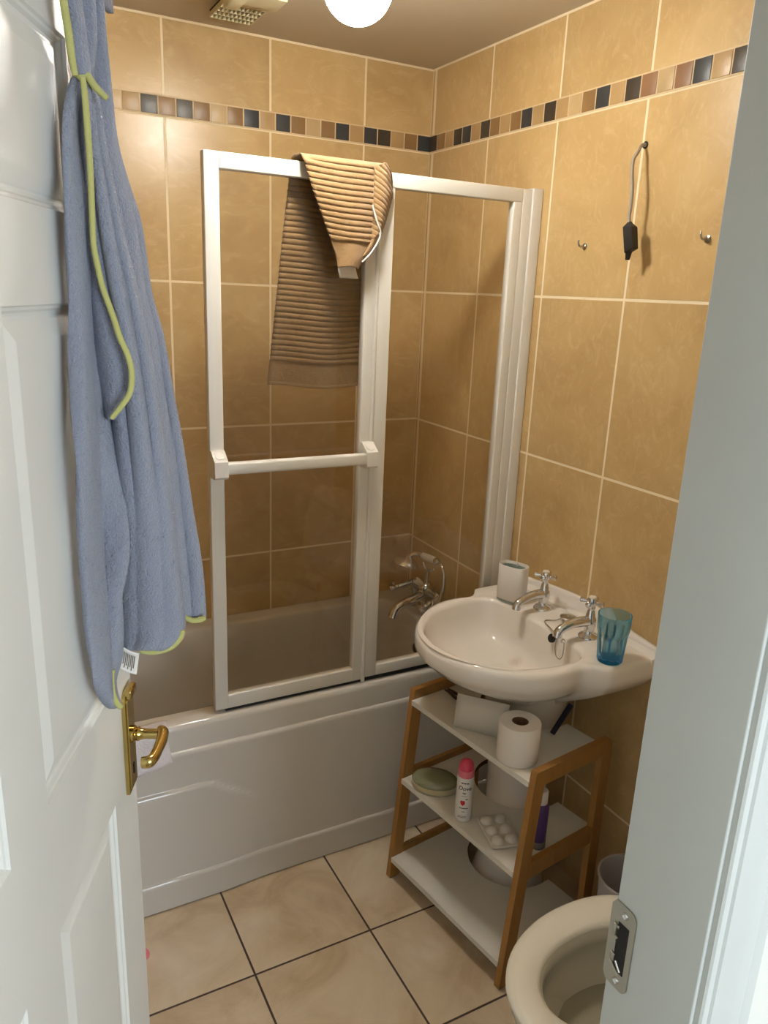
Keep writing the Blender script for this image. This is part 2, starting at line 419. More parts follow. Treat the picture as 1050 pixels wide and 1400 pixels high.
b.tube([(JX-.003, YF-.004, .929), (JX-.003, YF-.018, .918)], .0016, 8).tube([(JX-.003, YF-.012, .934), (JX-.003, YF-.02, .924)], .0014, 8)
b.build('latch_adjuster', M['steel'], pl)
for z in (1.0, .909):
    MB().lathe([(.0001, .0012), (.0022, .0012), (.0032, .0002), (.0042, .001), (.0044, 0)], axis_mat((JX-.0022, YF-.0165, z), (-1, 0, 0)), 16).build('screw', M['chrome'], pl)
struct(MB().box(LX-.03, LX, YH, YF, 0, ZD+.03, bev=.002).build('trim_4', M['frame_paint'], smooth=30))
struct(MB().box(LX, JX, YH, YF, ZD, ZD+.03, bev=.002).build('trim_5', M['frame_paint'], smooth=30))
prof = [(0, 0), (0, .006), (.002, .0085), (.007, .009), (.0095, .007), (.012, .0072), (.014, .010), (.024, .0125), (.034, .0165), (.045, .0178), (.052, .017), (.056, .0185), (.066, .0185), (.068, .017), (.068, 0)]
struct(MB().prism(prof, lambda a, d: (JX+.004+a, YH-d, 0), lambda a, d: (JX+.004+a, YH-d, ZD+.07)).build('trim_6', M['frame_paint'], smooth=25))
struct(MB().prism(prof, lambda a, d: (LX-.004-a, YH-d, 0), lambda a, d: (LX-.004-a, YH-d, ZD+.07)).build('trim_7', M['frame_paint'], smooth=25))
struct(MB().box(XL, 0, YF, YF+.012, 0, .001).box(JX+.04, 0, YF, YF+.014, 0, .1).build('baseboard_front', M['frame_paint'], smooth=0))

# ------------------------------------------------------------------ door
DE = Vector((-1.270, -1.297, 0)); DD = Vector((.42, .907, 0)).normalized(); DN = Vector((DD.y, -DD.x, 0)); DWID = .715; DT = .035
def dp(s, z, n=0): return DE + DD*s + DN*n + Vector((0, 0, z))
mb = MB()
cols = [(-.600, -.462), (-.349, -.112)]; cols[0] = (-.349-.012-.09-.237, -.451)   # left column mirrors the right
cols = [(-.606, -.451), (-.349, -.112)]
rows = [(.20, .910), (1.090, 1.640), (1.740, 1.930)]
SB = [-DWID, cols[0][0], cols[0][1], cols[1][0], cols[1][1], 0]; ZBk = [.008, .20, .910, 1.090, 1.640, 1.740, 1.930, 2.022]
for i in range(5):
    for j in range(7):
        if i in (1, 3) and j in (1, 3, 5): continue
        mb.add([dp(SB[i], ZBk[j]), dp(SB[i+1], ZBk[j]), dp(SB[i+1], ZBk[j+1]), dp(SB[i], ZBk[j+1])], [(0, 1, 2, 3)])
pprof = [(0, 0), (.002, -.0035), (.005, -.0045), (.008, -.0085), (.011, -.0095), (.0135, -.0095), (.016, -.008), (.033, -.0035), (.0355, -.003)]
for c in cols:
    for rw in rows:
        rings = [[dp(c[0]+o, rw[0]+o, h), dp(c[1]-o, rw[0]+o, h), dp(c[1]-o, rw[1]-o, h), dp(c[0]+o, rw[1]-o, h)] for o, h in pprof]
        mb.loft(rings, False, True)
mb.add([dp(-DWID, .008), dp(0, .008), dp(0, 2.022), dp(-DWID, 2.022), dp(-DWID, .008, -DT), dp(0, .008, -DT), dp(0, 2.022, -DT), dp(-DWID, 2.022, -DT)],
       [(0, 1, 5, 4), (1, 2, 6, 5), (2, 3, 7, 6), (3, 0, 4, 7), (4, 5, 6, 7)])
door = struct(mb.build('door_1', M['paint'], base=dp(-DWID, 0), smooth=0))
ORG[door.name] = dp(-DWID, 0)
# brass lever handle
def hb(s, z): return s, z
arc = [(-.036+.021*math.sin(a), 1.052+.012*math.cos(a)) for a in [(-PI/2+PI*i/12) for i in range(13)]]
plate = [(-.057, .888)]+arc+[(-.015, .888)]
hp = MB().prism(plate, lambda s, z: dp(s, z, .0004), lambda s, z: dp(s, z, .006))
inner = [(-.036+(s+.036)*.78, .975+(z-.975)*.92) for s, z in plate]
hp.prism(inner, lambda s, z: dp(s, z, .006), lambda s, z: dp(s, z, .0085))
hp.box(-.016, .016, -.006, .006, -.006, .010, bev=.003, T=Matrix.Translation(dp(-.036, 1.058, .009)) @ Matrix((DD, DN, Vector((0, 0, 1)))).transposed().to_4x4())
handle = hp.build('door_handle', M['brass'], door, smooth=30)
MB().box(-.0028, .0028, -.0005, .0006, -.010, .008, T=Matrix.Translation(dp(-.036, .925, .0088)) @ Matrix((DD, DN, Vector((0, 0, 1)))).transposed().to_4x4()).build('keyhole', M['dark'], handle)
b = MB().lathe([(.0135, 0), (.0135, .004), (.010, .007), (.0115, .010), (.0095, .013), (.008, .02), (.008, .05)], axis_mat(dp(-.036, .985, .0085), DN), 20)
b.tube([dp(-.030, .986, .050), dp(-.036, .987, .056), dp(-.055, .985, .058), dp(-.075, .983, .057), dp(-.094, .981, .055), dp(-.103, .980, .050), dp(-.104, .979, .040)],
       [.008, .0095, .0085, .0078, .0078, .0085, .0078], 14, smooth=4, flat=1.15)
b.build('lever', M['brass'], handle)

# ------------------------------------------------------------------ bath
RZ = .55; YO = -.640; XB0 = XL+.012; XB1 = -.004
bath = thing('bathtub', 'white bath with moulded front panel along the tiled back wall', 'bathtub', ((XB0+XB1)/2, -.33, 0))
def rrect(x0, x1, y0, y1, rl, rr, z, k=8):
    P = []
    for cx, cy, r, a0 in ((x1-rr, y1-rr, rr, 0), (x0+rl, y1-rl, rl, 1), (x0+rl, y0+rl, rl, 2), (x1-rr, y0+rr, rr, 3)):
        for i in range(k+1):
            a = PI/2*(a0+i/k); P.append(Vector((cx+r*math.cos(a), cy+r*math.sin(a), z)))
    return P
rings = []
e = .004
for o, z in ((0, .475), (0, RZ-.016), (.0015, RZ-.009), (.005, RZ-.003), (.011, RZ)):
    rings.append(rrect(XB0, XB1, YO+o, -.004, .012, .012, z))
ix0, ix1, iy0, iy1 = XB0+.075, -.118, YO+.078, -.070
for o, z, sl in ((-.014, RZ, 0), (-.006, RZ-.003, 0), (0, RZ-.012, 0), (.006, RZ-.06, .012), (.022, RZ-.2, .07), (.036, RZ-.33, .14), (.06, RZ-.385, .2), (.10, RZ-.405, .25), (.16, RZ-.41, .3)):
    rings.append(rrect(ix0+o+sl, ix1-o-sl*.15, iy0+o, iy1-o, .10, .085, z))
MB().loft(rings, False, True).build('tub', M['acrylic'], bath, smooth=50)
# moulded front panel as a relief
NXp, NZp = 120, 236
def quarter(d, r):                          # rounded shoulder: 0 at d=0, 1 from d=r on
    t = max(0, min(1, d/r)); return math.sqrt(1-(1-t)**2)
def relief(x, z):
    h = .011*quarter(.476-z, .014)                                   # shoulder under the rim
    top = .368 if x < -.975 else .368-(x+.975)*.66
    amp = .009*(1-sstep(-.97, -.80, x))
    h += amp*quarter(top-z, .012)*sstep(-1.62, -1.5, x)
    h += .007*quarter(.094-z, .010)
    return h
P = [[Vector((XB0+(XB1-XB0)*i/NXp, YO+.002-relief(XB0+(XB1-XB0)*i/NXp, .004+.474*j/NZp), .004+.474*j/NZp)) for i in range(NXp+1)] for j in range(NZp+1)]
pan = MB().grid(P)
top = [Vector((q.x, YO+.03, .478)) for q in P[-1]]; pan.grid([P[-1], top])
panel = pan.build('bath_panel', M['acrylic'], bath, smooth=60, fixn=False)
q = at(322, 1206, 'y', YO-.014)
MB().lathe([(.007, 0), (.0072, .003), (.005, .0055), (.0001, .006)], axis_mat((q.x, YO-.0055, .018), (0, -1, 0)), 16).build('screw_cap', M['white_plastic'], panel)
# dark strip standing in for the shaded gap under the panel
MB().box(XB0, XB1, YO+.01, YO+.02, 0, .006).build('panel_gap_shade', M['dark'], bath, smooth=0)
# overflow with its plug holder inside the tap end
b = MB().lathe([(.034, 0), (.034, .004), (.026, .008), (.0001, .009)], axis_mat((-.126, -.315, .45), (-1, 0, .12)), 24)
b.build('overflow_cover', M['chrome'], bath)
MB().lathe([(.016, .008), (.016, .016), (.011, .019), (.0001, .02)], axis_mat((-.126, -.315, .45), (-1, 0, .12)), 20).build('overflow_plug', M['black'], bath)
# mixer tap on the tap ledge
tap = MB()
LX0 = -.062
ya, yb, zt = -.165, -.345, .640
for y in (ya, yb):
    tap.lathe([(.027, 0), (.027, .004), (.018, .010), (.012, .016), (.011, .05), (.014, .055), (.016, .066), (.014, .078)], (LX0, y, RZ), 20)
tap.lathe([(.010, 0), (.016, .008), (.019, .02), (.014, .03), (.016, .06), (.024, .075), (.026, .09), (.024, .105), (.016, .12), (.014, .15), (.019, .16), (.016, .172), (.010, .18)],
          axis_mat((LX0-.005, yb, zt), (0, 1, 0)), 20)
tap.lathe([(.020, -.03), (.026, -.015), (.027, 0), (.024, .012), (.016, .02), (.0001, .024)], axis_mat((LX0-.01, -.255, zt+.012), (-.3, 0, 1)), 20)
mixer = tap.build('mixer_tap', M['chrome'], bath, smooth=50)
MB().tube([(LX0-.01, -.255, zt-.01), (LX0-.05, -.258, zt-.022), (LX0-.10, -.262, zt-.034), (LX0-.135, -.265, zt-.05), (LX0-.147, -.266, zt-.078)],
          [.018, .0175, .0172, .0172, .0200], 14, smooth=5).build('spout', M['chrome'], mixer)
def cross_handle(mb, p, d, up, L=.026):
    d = Vector(d).normalized(); p = Vector(p)
    a = d.cross(Vector(up)).normalized(); c = d.cross(a)
    mb.lathe([(.008, 0), (.0105, .006), (.0085, .012), (.011, .018), (.012, .024), (.010, .03), (.0001, .032)], axis_mat(p, d), 18)
    for k in (a, -a, c, -c):
        mb.tube([p+d*.018, p+d*.018+k*L*.55, p+d*.018+k*L*.8, p+d*.018+k*L], [.0045, .0042, .0062, .0052], 10)
for y in (ya, yb):
    mb = MB(); d = Vector((-1, .22 if y == ya else -.2, -.26)).normalized(); p0 = Vector((LX0-.008, y, zt))
    mb.tube([p0, p0+d*.02, p0+d*.045, p0+d*.06], [.013, .011, .0135, .009], 14)
    cross_handle(mb, p0+d*.058, d, (0, 0, 1)); mb.build('valve_handle', M['chrome'], mixer)
    MB().lathe([(.0085, .03), (.0085, .0335), (.0001, .0345)], axis_mat(p0+d*.058, d), 16).build('porcelain_index', M['porcelain'], mixer)
d = Vector((-.75, -.05, .6)).normalized(); p0 = Vector((LX0-.015, -.255, zt+.014))
MB().tube([p0, p0+d*.02, p0+d*.024, p0+d*.05, p0+d*.055], [.009, .009, .012, .0125, .008], 16).build('diverter_knob', M['porcelain'], mixer)
MB().tube([p0+d*.054, p0+d*.060], [.006, .0035], 12).build('diverter_cap', M['chrome'], mixer)
HX = LX0-.012
b = MB().tube([(HX, -.258, zt+.02), (HX, -.26, zt+.05), (HX, -.262, zt+.082)], [.009, .007, .009], 12)
b.tube([(HX, -.235, zt+.102), (HX, -.24, zt+.089), (HX, -.262, zt+.080), (HX, -.30, zt+.092), (HX, -.305, zt+.104)], [.004, .005, .006, .005, .004], 10, smooth=4)
b.build('handset_cradle', M['chrome'], mixer)
# hand shower resting in the cradle
zh = zt+.122
hs = thing('hand_shower', 'telephone-style hand shower with cream handle resting on the bath mixer', 'hand shower', (HX, -.26, zh-.012))
MB().lathe([(.0105, 0), (.0125, .004), (.0135, .035), (.0135, .06), (.0125, .086), (.0105, .09)], axis_mat((HX, -.225, zh), (0, -1, .10)), 20).build('handle', M['porcelain'], hs)
b = MB().tube([(HX, -.226, zh), (HX-.006, -.205, zh), (HX-.022, -.188, zh-.006), (HX-.03, -.182, zh-.02)], [.010, .009, .0085, .008], 12, smooth=4)
hd = Vector((-.30, -.05, -1)).normalized(); p0 = Vector((HX-.032, -.180, zh-.012))
b.lathe([(.009, 0), (.018, .004), (.034, .014), (.047, .029), (.050, .034), (.046, .037), (.0001, .035)], axis_mat(p0, hd), 24)
b.build('shower_head', M['chrome'], hs)
b = MB().tube([(HX, -.314, zh+.009), (HX, -.325, zh+.010), (HX, -.332, zh+.010)], [.0125, .0115, .009], 14)
b.build('hose_nut', M['chrome'], hs)
MB().tube([(HX, -.330, zh+.010), (HX-.002, -.358, zh+.004), (HX-.004, -.378, zh-.03), (HX-.012, -.384, zh-.085), (HX-.030, -.372, zh-.142), (HX-.034, -.325, zh-.168), (HX-.012, -.290, zh-.164), (HX+.004, -.282, zh-.157)], .0062, 10, smooth=8).build('hose', M['chrome'], hs)

# ------------------------------------------------------------------ bath screen
YS = -.615
scr = thing('bath_screen', 'white framed folding glass bath screen standing on the bath rim', 'bath screen', (-.47, YS, .56))
ZS0, ZS1 = .566, 1.953
def bar(name, x0, x1, z0, z1, dy=.012, par=None, bev=.003):
    return MB().box(x0, x1, YS-dy, YS+dy, z0, z1, bev=bev).build(name, M['pvc'], par or scr, smooth=30)
bar('wall_channel', -.036, -.001, ZS0, ZS1+.004, .017)
bar('profile', -.066, -.034, ZS0, ZS1, .012)
XA, XM0, XM1, XR = -.950, -.518, -.500, -.066
fr = bar('panel_frame', XA, XA+.036, ZS0-.004, ZS1)
bar('frame_stile', XM0-.024, XM0+.012, ZS0-.004, ZS1-.034)
bar('frame_stile', XM1-.004, XM1+.036, ZS0, ZS1-.034)
bar('frame_stile', XR-.03, XR, ZS0, ZS1-.034)
bar('top_rail', XA+.034, XR, ZS1-.036, ZS1, .0125)
bar('bottom_rail', XA+.034, XM0-.022, ZS0-.004, ZS0+.036)
bar('bottom_rail', XM1+.034, XR-.028, ZS0, ZS0+.034)
MB().tube([(XM0+.010, YS-.012, ZS0-.010), (XM0+.010, YS-.012, ZS1-.036)], .006, 10).build('hinge', M['pvc'], scr)
for x0, x1 in ((XA+.032, XM0-.020), (XM1+.032, XR-.026)):
    MB().box(x0, x1, YS-.0025, YS+.0025, ZS0+.03, ZS1-.03).build('glass_pane', M['glass'], scr, smooth=0)
MB().box(XA+.03, XR, YS-.004, YS+.004, RZ+.001, ZS0+.004).build('seal_strip', M['black'], scr, smooth=0)  # black colour stands in for the shaded gap below the screen
# grab / towel bar across the outside of the wide panel
rail = MB().box(-.925, -.520, YS-.052, YS-.028, 1.222, 1.252, bev=.006).build('towel_bar', M['pvc'], scr, smooth=40)
for x0, s in ((-.950, 1), (-.540, 1)):
    br = MB().prism([(YS-.010, 1.278), (YS-.022, 1.278), (YS-.054, 1.256), (YS-.056, 1.218), (YS-.048, 1.212), (YS-.010, 1.212)], lambda y, z: (x0, y, z), lambda y, z: (x0+.034, y, z)).build('bracket', M['pvc'], rail, smooth=30)
    MB().lathe([(.012, 0), (.012, .0015), (.0095, .002), (.0001, .002)], axis_mat((x0+.017, YS-.0375, 1.2675), (0, -.57, .82)), 18).build('bracket_cap', M['white_plastic'], rail)

# ------------------------------------------------------------------ brown ribbed towel over the screen
tw = thing('brown_towel', 'brown ribbed towel slung over the top rail of the bath screen', 'towel', (-.60, YS, ZS1))
def rib(v, pitch=.0135):
    t = (v/pitch) % 1; return .0052*(1-abs(2*t-1)**3.2)
mb = MB()
NU = 26
# inside part: hangs behind the glass
zb0, zb1 = 1.425, ZS1+.004
P = []; NV = 270
for i in range(NV+1):
    v = i/NV; z = zb0+(zb1-zb0)*v
    xl = -.782+(.782-.728)*v**1.1; xr = -.508+(.018)*v
    row = []
    for j in range(NU+1):
        u = j/NU
        h = rib(z) if z > zb0+.062 else .001*(1 if z > zb0+.006 else 2.5)
        wv = .006*math.sin(u*7+z*5)+.004*math.sin(u*13-z*9)
        y = YS+.031+wv*(1-v)-h+.010*(1-v)
        zz = z - .006*math.sin(u*3.0)*(1-v) + .004*math.sin(u*5+1.3)*(1-v)
        row.append(Vector((xl+(xr-xl)*u, y, zz)))
    P.append(row)
# over the rail
for i in range(1, 7):
    a = PI*i/7
    row = []
    for j in range(NU+1):
        u = j/NU; xl = interp([(0, -.728), (1, -.722)], i/7); xr = interp([(0, -.49), (1, -.512)], i/7)
        row.append(Vector((xl+(xr-xl)*u, YS+.029*math.cos(a), zb1+.010*math.sin(a)+rib(i*.01)*.6)))
    P.append(row)
# outside flap, narrowing to the label end
LF = [(0, -.722), (.06, -.700), (.12, -.675), (.18, -.650), (.215, -.636), (.238, -.632)]
RF = [(0, -.536), (.07, -.536), (.12, -.536), (.17, -.541), (.205, -.556), (.225, -.570), (.238, -.578)]
NV2 = 120
for i in range(NV2+1):
    v = .238*i/NV2; xl = sinterp(LF, v); xr = sinterp(RF, v); row = []
    for j in range(NU+1):
        u = j/NU; z = zb1-v+.008*math.sin(u*PI)*(v/.238)*.6 - .012*(1-u)*(1-v/.238)*0
        h = rib(z+.004*math.sin(u*4)+.01*u*u) if v < .178 else .0012
        y = YS-.029-.016*math.sin(PI*(u*.92+.04))*(.4+.6*v/.238)-.010*v/.238-h
        row.append(Vector((xl+(xr-xl)*u, y, z)))
    P.append(row)
mb.grid(P)
# corner folded back round the edge
P = []
NF = 34
for i in range(NV2+1):
    v = .215*i/NV2
    xa = sinterp(RF, v*1.05); xb = interp([(0, -.492), (.01, -.482), (.06, -.478), (.12, -.497), (.17, -.516), (.215, -.552)], v); row = []
    for j in range(NF+1):
        u = j/NF; z = zb1+.010-.010*abs(u-.5)*2-v
        h = rib((z*1.0+(xa+(xb-xa)*u)*.75), .0125) if v < .17 else .0008
        y = YS-.030-.020*math.sin(PI*(.12+.80*u))-h*.9+.020*u*u*(1-v/.3)
        row.append(Vector((xa-.004+(xb-xa+.004)*u, y, z)))
    P.append(row)
mb.grid(P)
body = mb.build('towel_cloth', M['brown'], tw, smooth=180, fixn=False)
sol = body.modifiers.new('thickness', 'SOLIDIFY'); sol.thickness = .0035; sol.offset = 0
# top closing of the folded corner, white seam piping and care label
pts = [at(509, 280, 'y', YS-.052), at(515, 302, 'y', YS-.054), at(520, 322, 'y', YS-.05), at(508, 345, 'y', YS-.052), at(495, 358, 'y', YS-.05)]
MB().tube(pts, [.0018, .0022, .003, .0028, .002], 8, smooth=6).build('seam_tape', M['tag'], tw)
P = []
for i in range(9):
    v = i/8; py = 356+24*v
    row = []
    for j in range(7):
        u = j/6; px = 461.5+3*v*v+(22.5)*u+(3*v if u > .9 else 0)
        row.append(at(px, py+u*(-1)+2.2*v*u, 'y', YS-.036-.004*v-.006*math.sin(v*3+u*2.2)))
    P.append(row)
lab = MB().grid(P).build('care_label', M['tag'], tw, smooth=180, fixn=False)
sol = lab.modifiers.new('thickness', 'SOLIDIFY'); sol.thickness = .0008; sol.offset = 0

# ------------------------------------------------------------------ wash basin on its pedestal
BY, BZ = -.980, .83
basin = thing('wash_basin', 'white pedestal wash basin with two chrome taps on the tiled right wall', 'wash basin', (-.17, BY, 0))
def outline(half, n=24):
    pts = [Vector((d, w, 0)) for d, w in half]
    P, _ = crom(pts, [0]*len(pts), n)
    P = [(q.x, q.y) for q in P]
    return P+[(d, -w) for d, w in reversed(P)]
OUT = outline([(.002, .286), (.06, .287), (.13, .287), (.175, .284), (.194, .272), (.205, .251), (.226, .241), (.27, .245), (.32, .241), (.37, .222), (.42, .186), (.468, .136), (.501, .075), (.516, .0)])
INN = outline([(.158, 0), (.160, .08), (.163, .135), (.172, .172), (.192, .196), (.225, .206), (.27, .207), (.32, .200), (.375, .184), (.421, .151), (.460, .105), (.485, .055), (.495, 0)])
CD = .30
def radius(poly, a):
    dx, dy = math.cos(a), math.sin(a); best = 0
    n = len(poly)
    for i in range(n):
        x0, y0 = poly[i][0]-CD, poly[i][1]; x1, y1 = poly[(i+1) % n][0]-CD, poly[(i+1) % n][1]
        ex, ey = x1-x0, y1-y0; den = dx*ey-dy*ex
        if abs(den) < 1e-12: continue
        t = (x0*ey-y0*ex)/den; s = (x0*dy-y0*dx)/den
        if t > 0 and -1e-9 <= s <= 1+1e-9: best = max(best, t)
    return best
NA = 180
ang = [2*PI*(i+.5)/NA for i in range(NA)]
ro = [radius(OUT, a) for a in ang]; ri = [radius(INN, a) for a in ang]
def bring(rr, off, z, sc=1, cd=CD):
    P = []
    for a, r in zip(ang, rr):
        d, w = CD+(r+off)*math.cos(a), (r+off)*math.sin(a)
        d, w = cd+(d-cd)*sc, w*sc
        P.append(Vector((-max(d, .001), BY+w, z)))
    return P
rings = [bring(ro, 0, .650, .40, .19), bring(ro, 0, .680, .55, .18), bring(ro, 0, .715, .75, .155), bring(ro, 0, .748, .905, .12), bring(ro, -.006, .768, .972, .1), bring(ro, -.001, .784), bring(ro, 0, .795), bring(ro, 0, .812), bring(ro, -.003, .822), bring(ro, -.009, .828), bring(ro, -.018, .8305),
         bring(ri, .016, .8305), bring(ri, .008, .829), bring(ri, .002, .825), bring(ri, -.002, .818), bring(ri, 0, .79, .975, .27), bring(ri, 0, .76, .93, .26), bring(ri, 0, .735, .84, .25), bring(ri, 0, .717, .70, .25), bring(ri, 0, .706, .50, .25), bring(ri, 0, .70, .28, .25), bring(ri, 0, .697, .105, .25)]
bowl = MB().loft(rings, True, True)
# wall upstand with a raised middle
def up_top(y): return sinterp([(-.286, .846), (-.24, .848), (-.12, .862), (0, .875), (.12, .868), (.22, .855), (.262, .851), (.286, .842)], y-BY)
secs = []
for i in range(61):
    y = BY-.286+.572*i/60; zt_ = up_top(y)
    secs.append([Vector((-.001, y, .80)), Vector((-.001, y, zt_-.003)), Vector((-.004, y, zt_)), Vector((-.014, y, zt_)), Vector((-.0175, y, zt_-.004)), Vector((-.0195, y, zt_-.014)), Vector((-.024, y, .842)), Vector((-.032, y, .832)), Vector((-.044, y, .829)), Vector((-.05, y, .80))])
bowl.loft(secs, True, True)
# limescale stain below the taps, in the bowl's own glaze
mt, nt, p = mat('basin_ceramic'); w = NT(nt)
p.inputs['Roughness'].default_value = .09; p.inputs['Coat Weight'].default_value = .4; p.inputs['Coat Roughness'].default_value = .05
sq_ = at(704, 903, 'z', .712)
vd = w.n('ShaderNodeVectorMath', operation='DISTANCE'); w.l(w.n('ShaderNodeNewGeometry').outputs['Position'], vd.inputs[0]); vd.inputs[1].default_value = tuple(sq_)
mr = w.n('ShaderNodeMapRange', interpolation_type='SMOOTHSTEP'); w.l(vd.outputs['Value'], mr.inputs[0]); mr.inputs[1].default_value = 0; mr.inputs[2].default_value = .030; mr.inputs[3].default_value = .55; mr.inputs[4].default_value = 0
w.l(w.mix(w.m('MULTIPLY', mr.outputs[0], w.noise(None, 40, 4)), srgb(238, 231, 223), srgb(150, 106, 62)), p.inputs['Base Color'])
bowl.build('bowl', mt, basin, smooth=60)
prs = []
for z, a, wv in ((0, .112, .104), (.02, .112, .104), (.04, .106, .098), (.09, .090, .088), (.20, .084, .084), (.36, .085, .086), (.50, .095, .092), (.58, .108, .102), (.64, .125, .122), (.70, .15, .15)):
    prs.append([Vector((-.170+a*math.cos(t)*(1 if math.cos(t) < 0 else .9), -.964+wv*1.06*math.sin(t), z)) for t in [2*PI*k/48 for k in range(48)]])
MB().loft(prs).build('pedestal', M['ceramic'], basin, smooth=50)
MB().lathe([(.024, 0), (.024, .0015), (.017, .002), (.015, .0005), (.0001, .0005)], (-.25, BY, .6975), 24).build('waste', M['chrome'], basin)
q = at(754, 873, 'x', -.172)
MB().lathe([(.0115, 0), (.0115, .006), (.0001, .006)], axis_mat((-.1685, q.y, q.z), (-1, 0, .28)), 20).build('overflow_hole', M['dark'], basin)
# taps
def basin_tap(x, y, ang):
    T = Matrix.Translation((x, y, BZ)) @ Matrix.Rotation(ang, 4, 'Z') @ Matrix.Diagonal((1.04, 1.04, .92, 1))
    t = MB().lathe([(.0255, 0), (.0255, .003), (.022, .007), (.015, .010), (.0125, .016), (.0125, .030), (.0155, .036), (.0165, .046), (.015, .056), (.011, .064), (.0115, .068), (.0095, .072), (.0095, .078), (.007, .082), (.007, .094)], T, 24)
    pts = [(-.004, 0, .048), (-.03, 0, .050), (-.055, 0, .049), (-.080, 0, .042), (-.094, 0, .032), (-.097, 0, .018)]
    t.tube([T @ Vector(q) for q in pts], [.0145, .0135, .0122, .0115, .0112, .0125], 14, smooth=5)
    tp = t.build('tap', M['chrome'], basin, smooth=50)
    h = MB(); p = T @ Vector((0, 0, .082))
    h.lathe([(.008, 0), (.010, .006), (.009, .010), (.0125, .016), (.0135, .026), (.012, .031), (.0115, .033)], p, 20)
    for k in range(4):
        d = Vector((math.cos(ang+.5+k*PI/2), math.sin(ang+.5+k*PI/2), 0)); c = p+Vector((0, 0, .021))
        h.tube([c+d*.009, c+d*.016, c+d*.021, c+d*.029, c+d*.031], [.0050, .0048, .0062, .0078, .006], 12)
    hd = h.build('cross_handle', M['chrome'], tp, smooth=50)
    MB().lathe([(.0098, .030), (.0098, .0345), (.0085, .0362), (.0001, .0368)], p, 20).build('porcelain_index', M['porcelain'], hd)
basin_tap(-.088, -.902, .08)
basin_tap(-.098, -1.098, -.05)
# plug and chain lying on the ledge
pq = Vector((-.082, -1.002, .8335))
plug = thing('basin_plug', 'chrome basin plug on a bead chain lying between the two taps', 'plug', pq)
MB().lathe([(.018, 0), (.019, .005), (.022, .006), (.0235, .0085), (.022, .0105), (.006, .0115), (.004, .015), (.0001, .0155)], Matrix.Translation(pq) @ Matrix.Rotation(.06, 4, 'Y'), 24).build('stopper', M['steel'], plug)
ch = [pq+Vector((-.020, 0, .009)), Vector((-.115, -.990, .834)), Vector((-.146, -.982, .833)), at(760, 868, 'x', -.170), at(759, 885, 'x', -.178), at(760, 896, 'x', -.181), at(765, 901, 'x', -.182), at(769, 896, 'x', -.181), at(771, 884, 'x', -.179), at(771, 878, 'x', -.177)]
MB().tube(ch, .0016, 8, smooth=8).build('chain', M['steel'], plug)
a0 = at(771, 876, 'x', -.176)
MB().lathe([(.006, 0), (.0065, .003), (.004, .006), (.0025, .010)], axis_mat(a0, (-1, 0, -.2)), 14).build('chain_stay', M['chrome'], plug)

# toothbrush cup
q = Vector((-.138, -.822, .8315))
cup = thing('toothbrush_cup', 'white toothbrush cup with grey-green lining on the far end of the basin', 'toothbrush holder', q)
def sq(rx, ry, z, n=40, p=3.2, rot=.35):
    P = []
    for k in range(n):
        t = 2*PI*k/n; c, s = math.cos(t), math.sin(t)
        x = rx*math.copysign(abs(c)**(2/p), c); y = ry*math.copysign(abs(s)**(2/p), s)
        P.append(q+Vector((x*math.cos(rot)-y*math.sin(rot), x*math.sin(rot)+y*math.cos(rot), z)))
    return P
CRX, CRY = .028, .042
MB().loft([sq(CRX-.002, CRY-.002, .006), sq(CRX, CRY, .009), sq(CRX, CRY, .106), sq(CRX-.001, CRY-.001, .108), sq(CRX-.003, CRY-.003, .108), sq(CRX-.004, CRY-.004, .104), sq(CRX-.004, CRY-.004, .02)], True, True).build('shell', M['white_plastic'], cup, smooth=40)
MB().loft([sq(CRX-.004, CRY-.004, 0), sq(CRX-.001, CRY-.001, .002), sq(CRX-.001, CRY-.001, .006), sq(CRX-.003, CRY-.003, .007)], True, True).build('base_pad', M['sage'], cup, smooth=40)
MB().loft([sq(CRX-.0045, CRY-.0045, .100), sq(CRX-.0055, CRY-.0055, .100), sq(CRX-.0065, CRY-.0065, .03), sq(CRX-.0065, CRY-.0065, .022)], False, True).build('lining', M['sage'], cup, smooth=40)
MB().box(q.x+.013, q.x+.017, q.y+.002, q.y+.006, .932, .944, bev=.001).build('lining_tab', M['white_plastic'], cup)

# blue tumbler
q = Vector((-.147, -1.226, .8315))
N = 60
def flute(r, z, amt):
    P = []
    for k in range(N):
        t = 2*PI*k/N; rr = r*(1-amt*abs(math.cos(5*t))**6)
        P.append(q+Vector((rr*math.cos(t), rr*math.sin(t), z)))
    return P
glass = MB().loft([flute(.0001, 0.0, 0), flute(.028, 0, .02), flute(.0305, .003, .07), flute(.0325, .03, .10), flute(.0355, .070, .10), flute(.0375, .078, .03), flute(.0382, .081, 0), flute(.0398, .120, 0), flute(.0396, .1215, 0), flute(.0384, .1215, 0), flute(.038, .120, 0), flute(.0355, .08, 0), flute(.0335, .07, 0), flute(.0295, .028, 0), flute(.027, .016, 0), flute(.020, .013, 0), flute(.0001, .0125, 0)], False, False).build('tumbler', M['blueglass'], base=q, smooth=50)
tag(glass, 'ribbed blue glass tumbler on the near end of the white basin', 'tumbler')

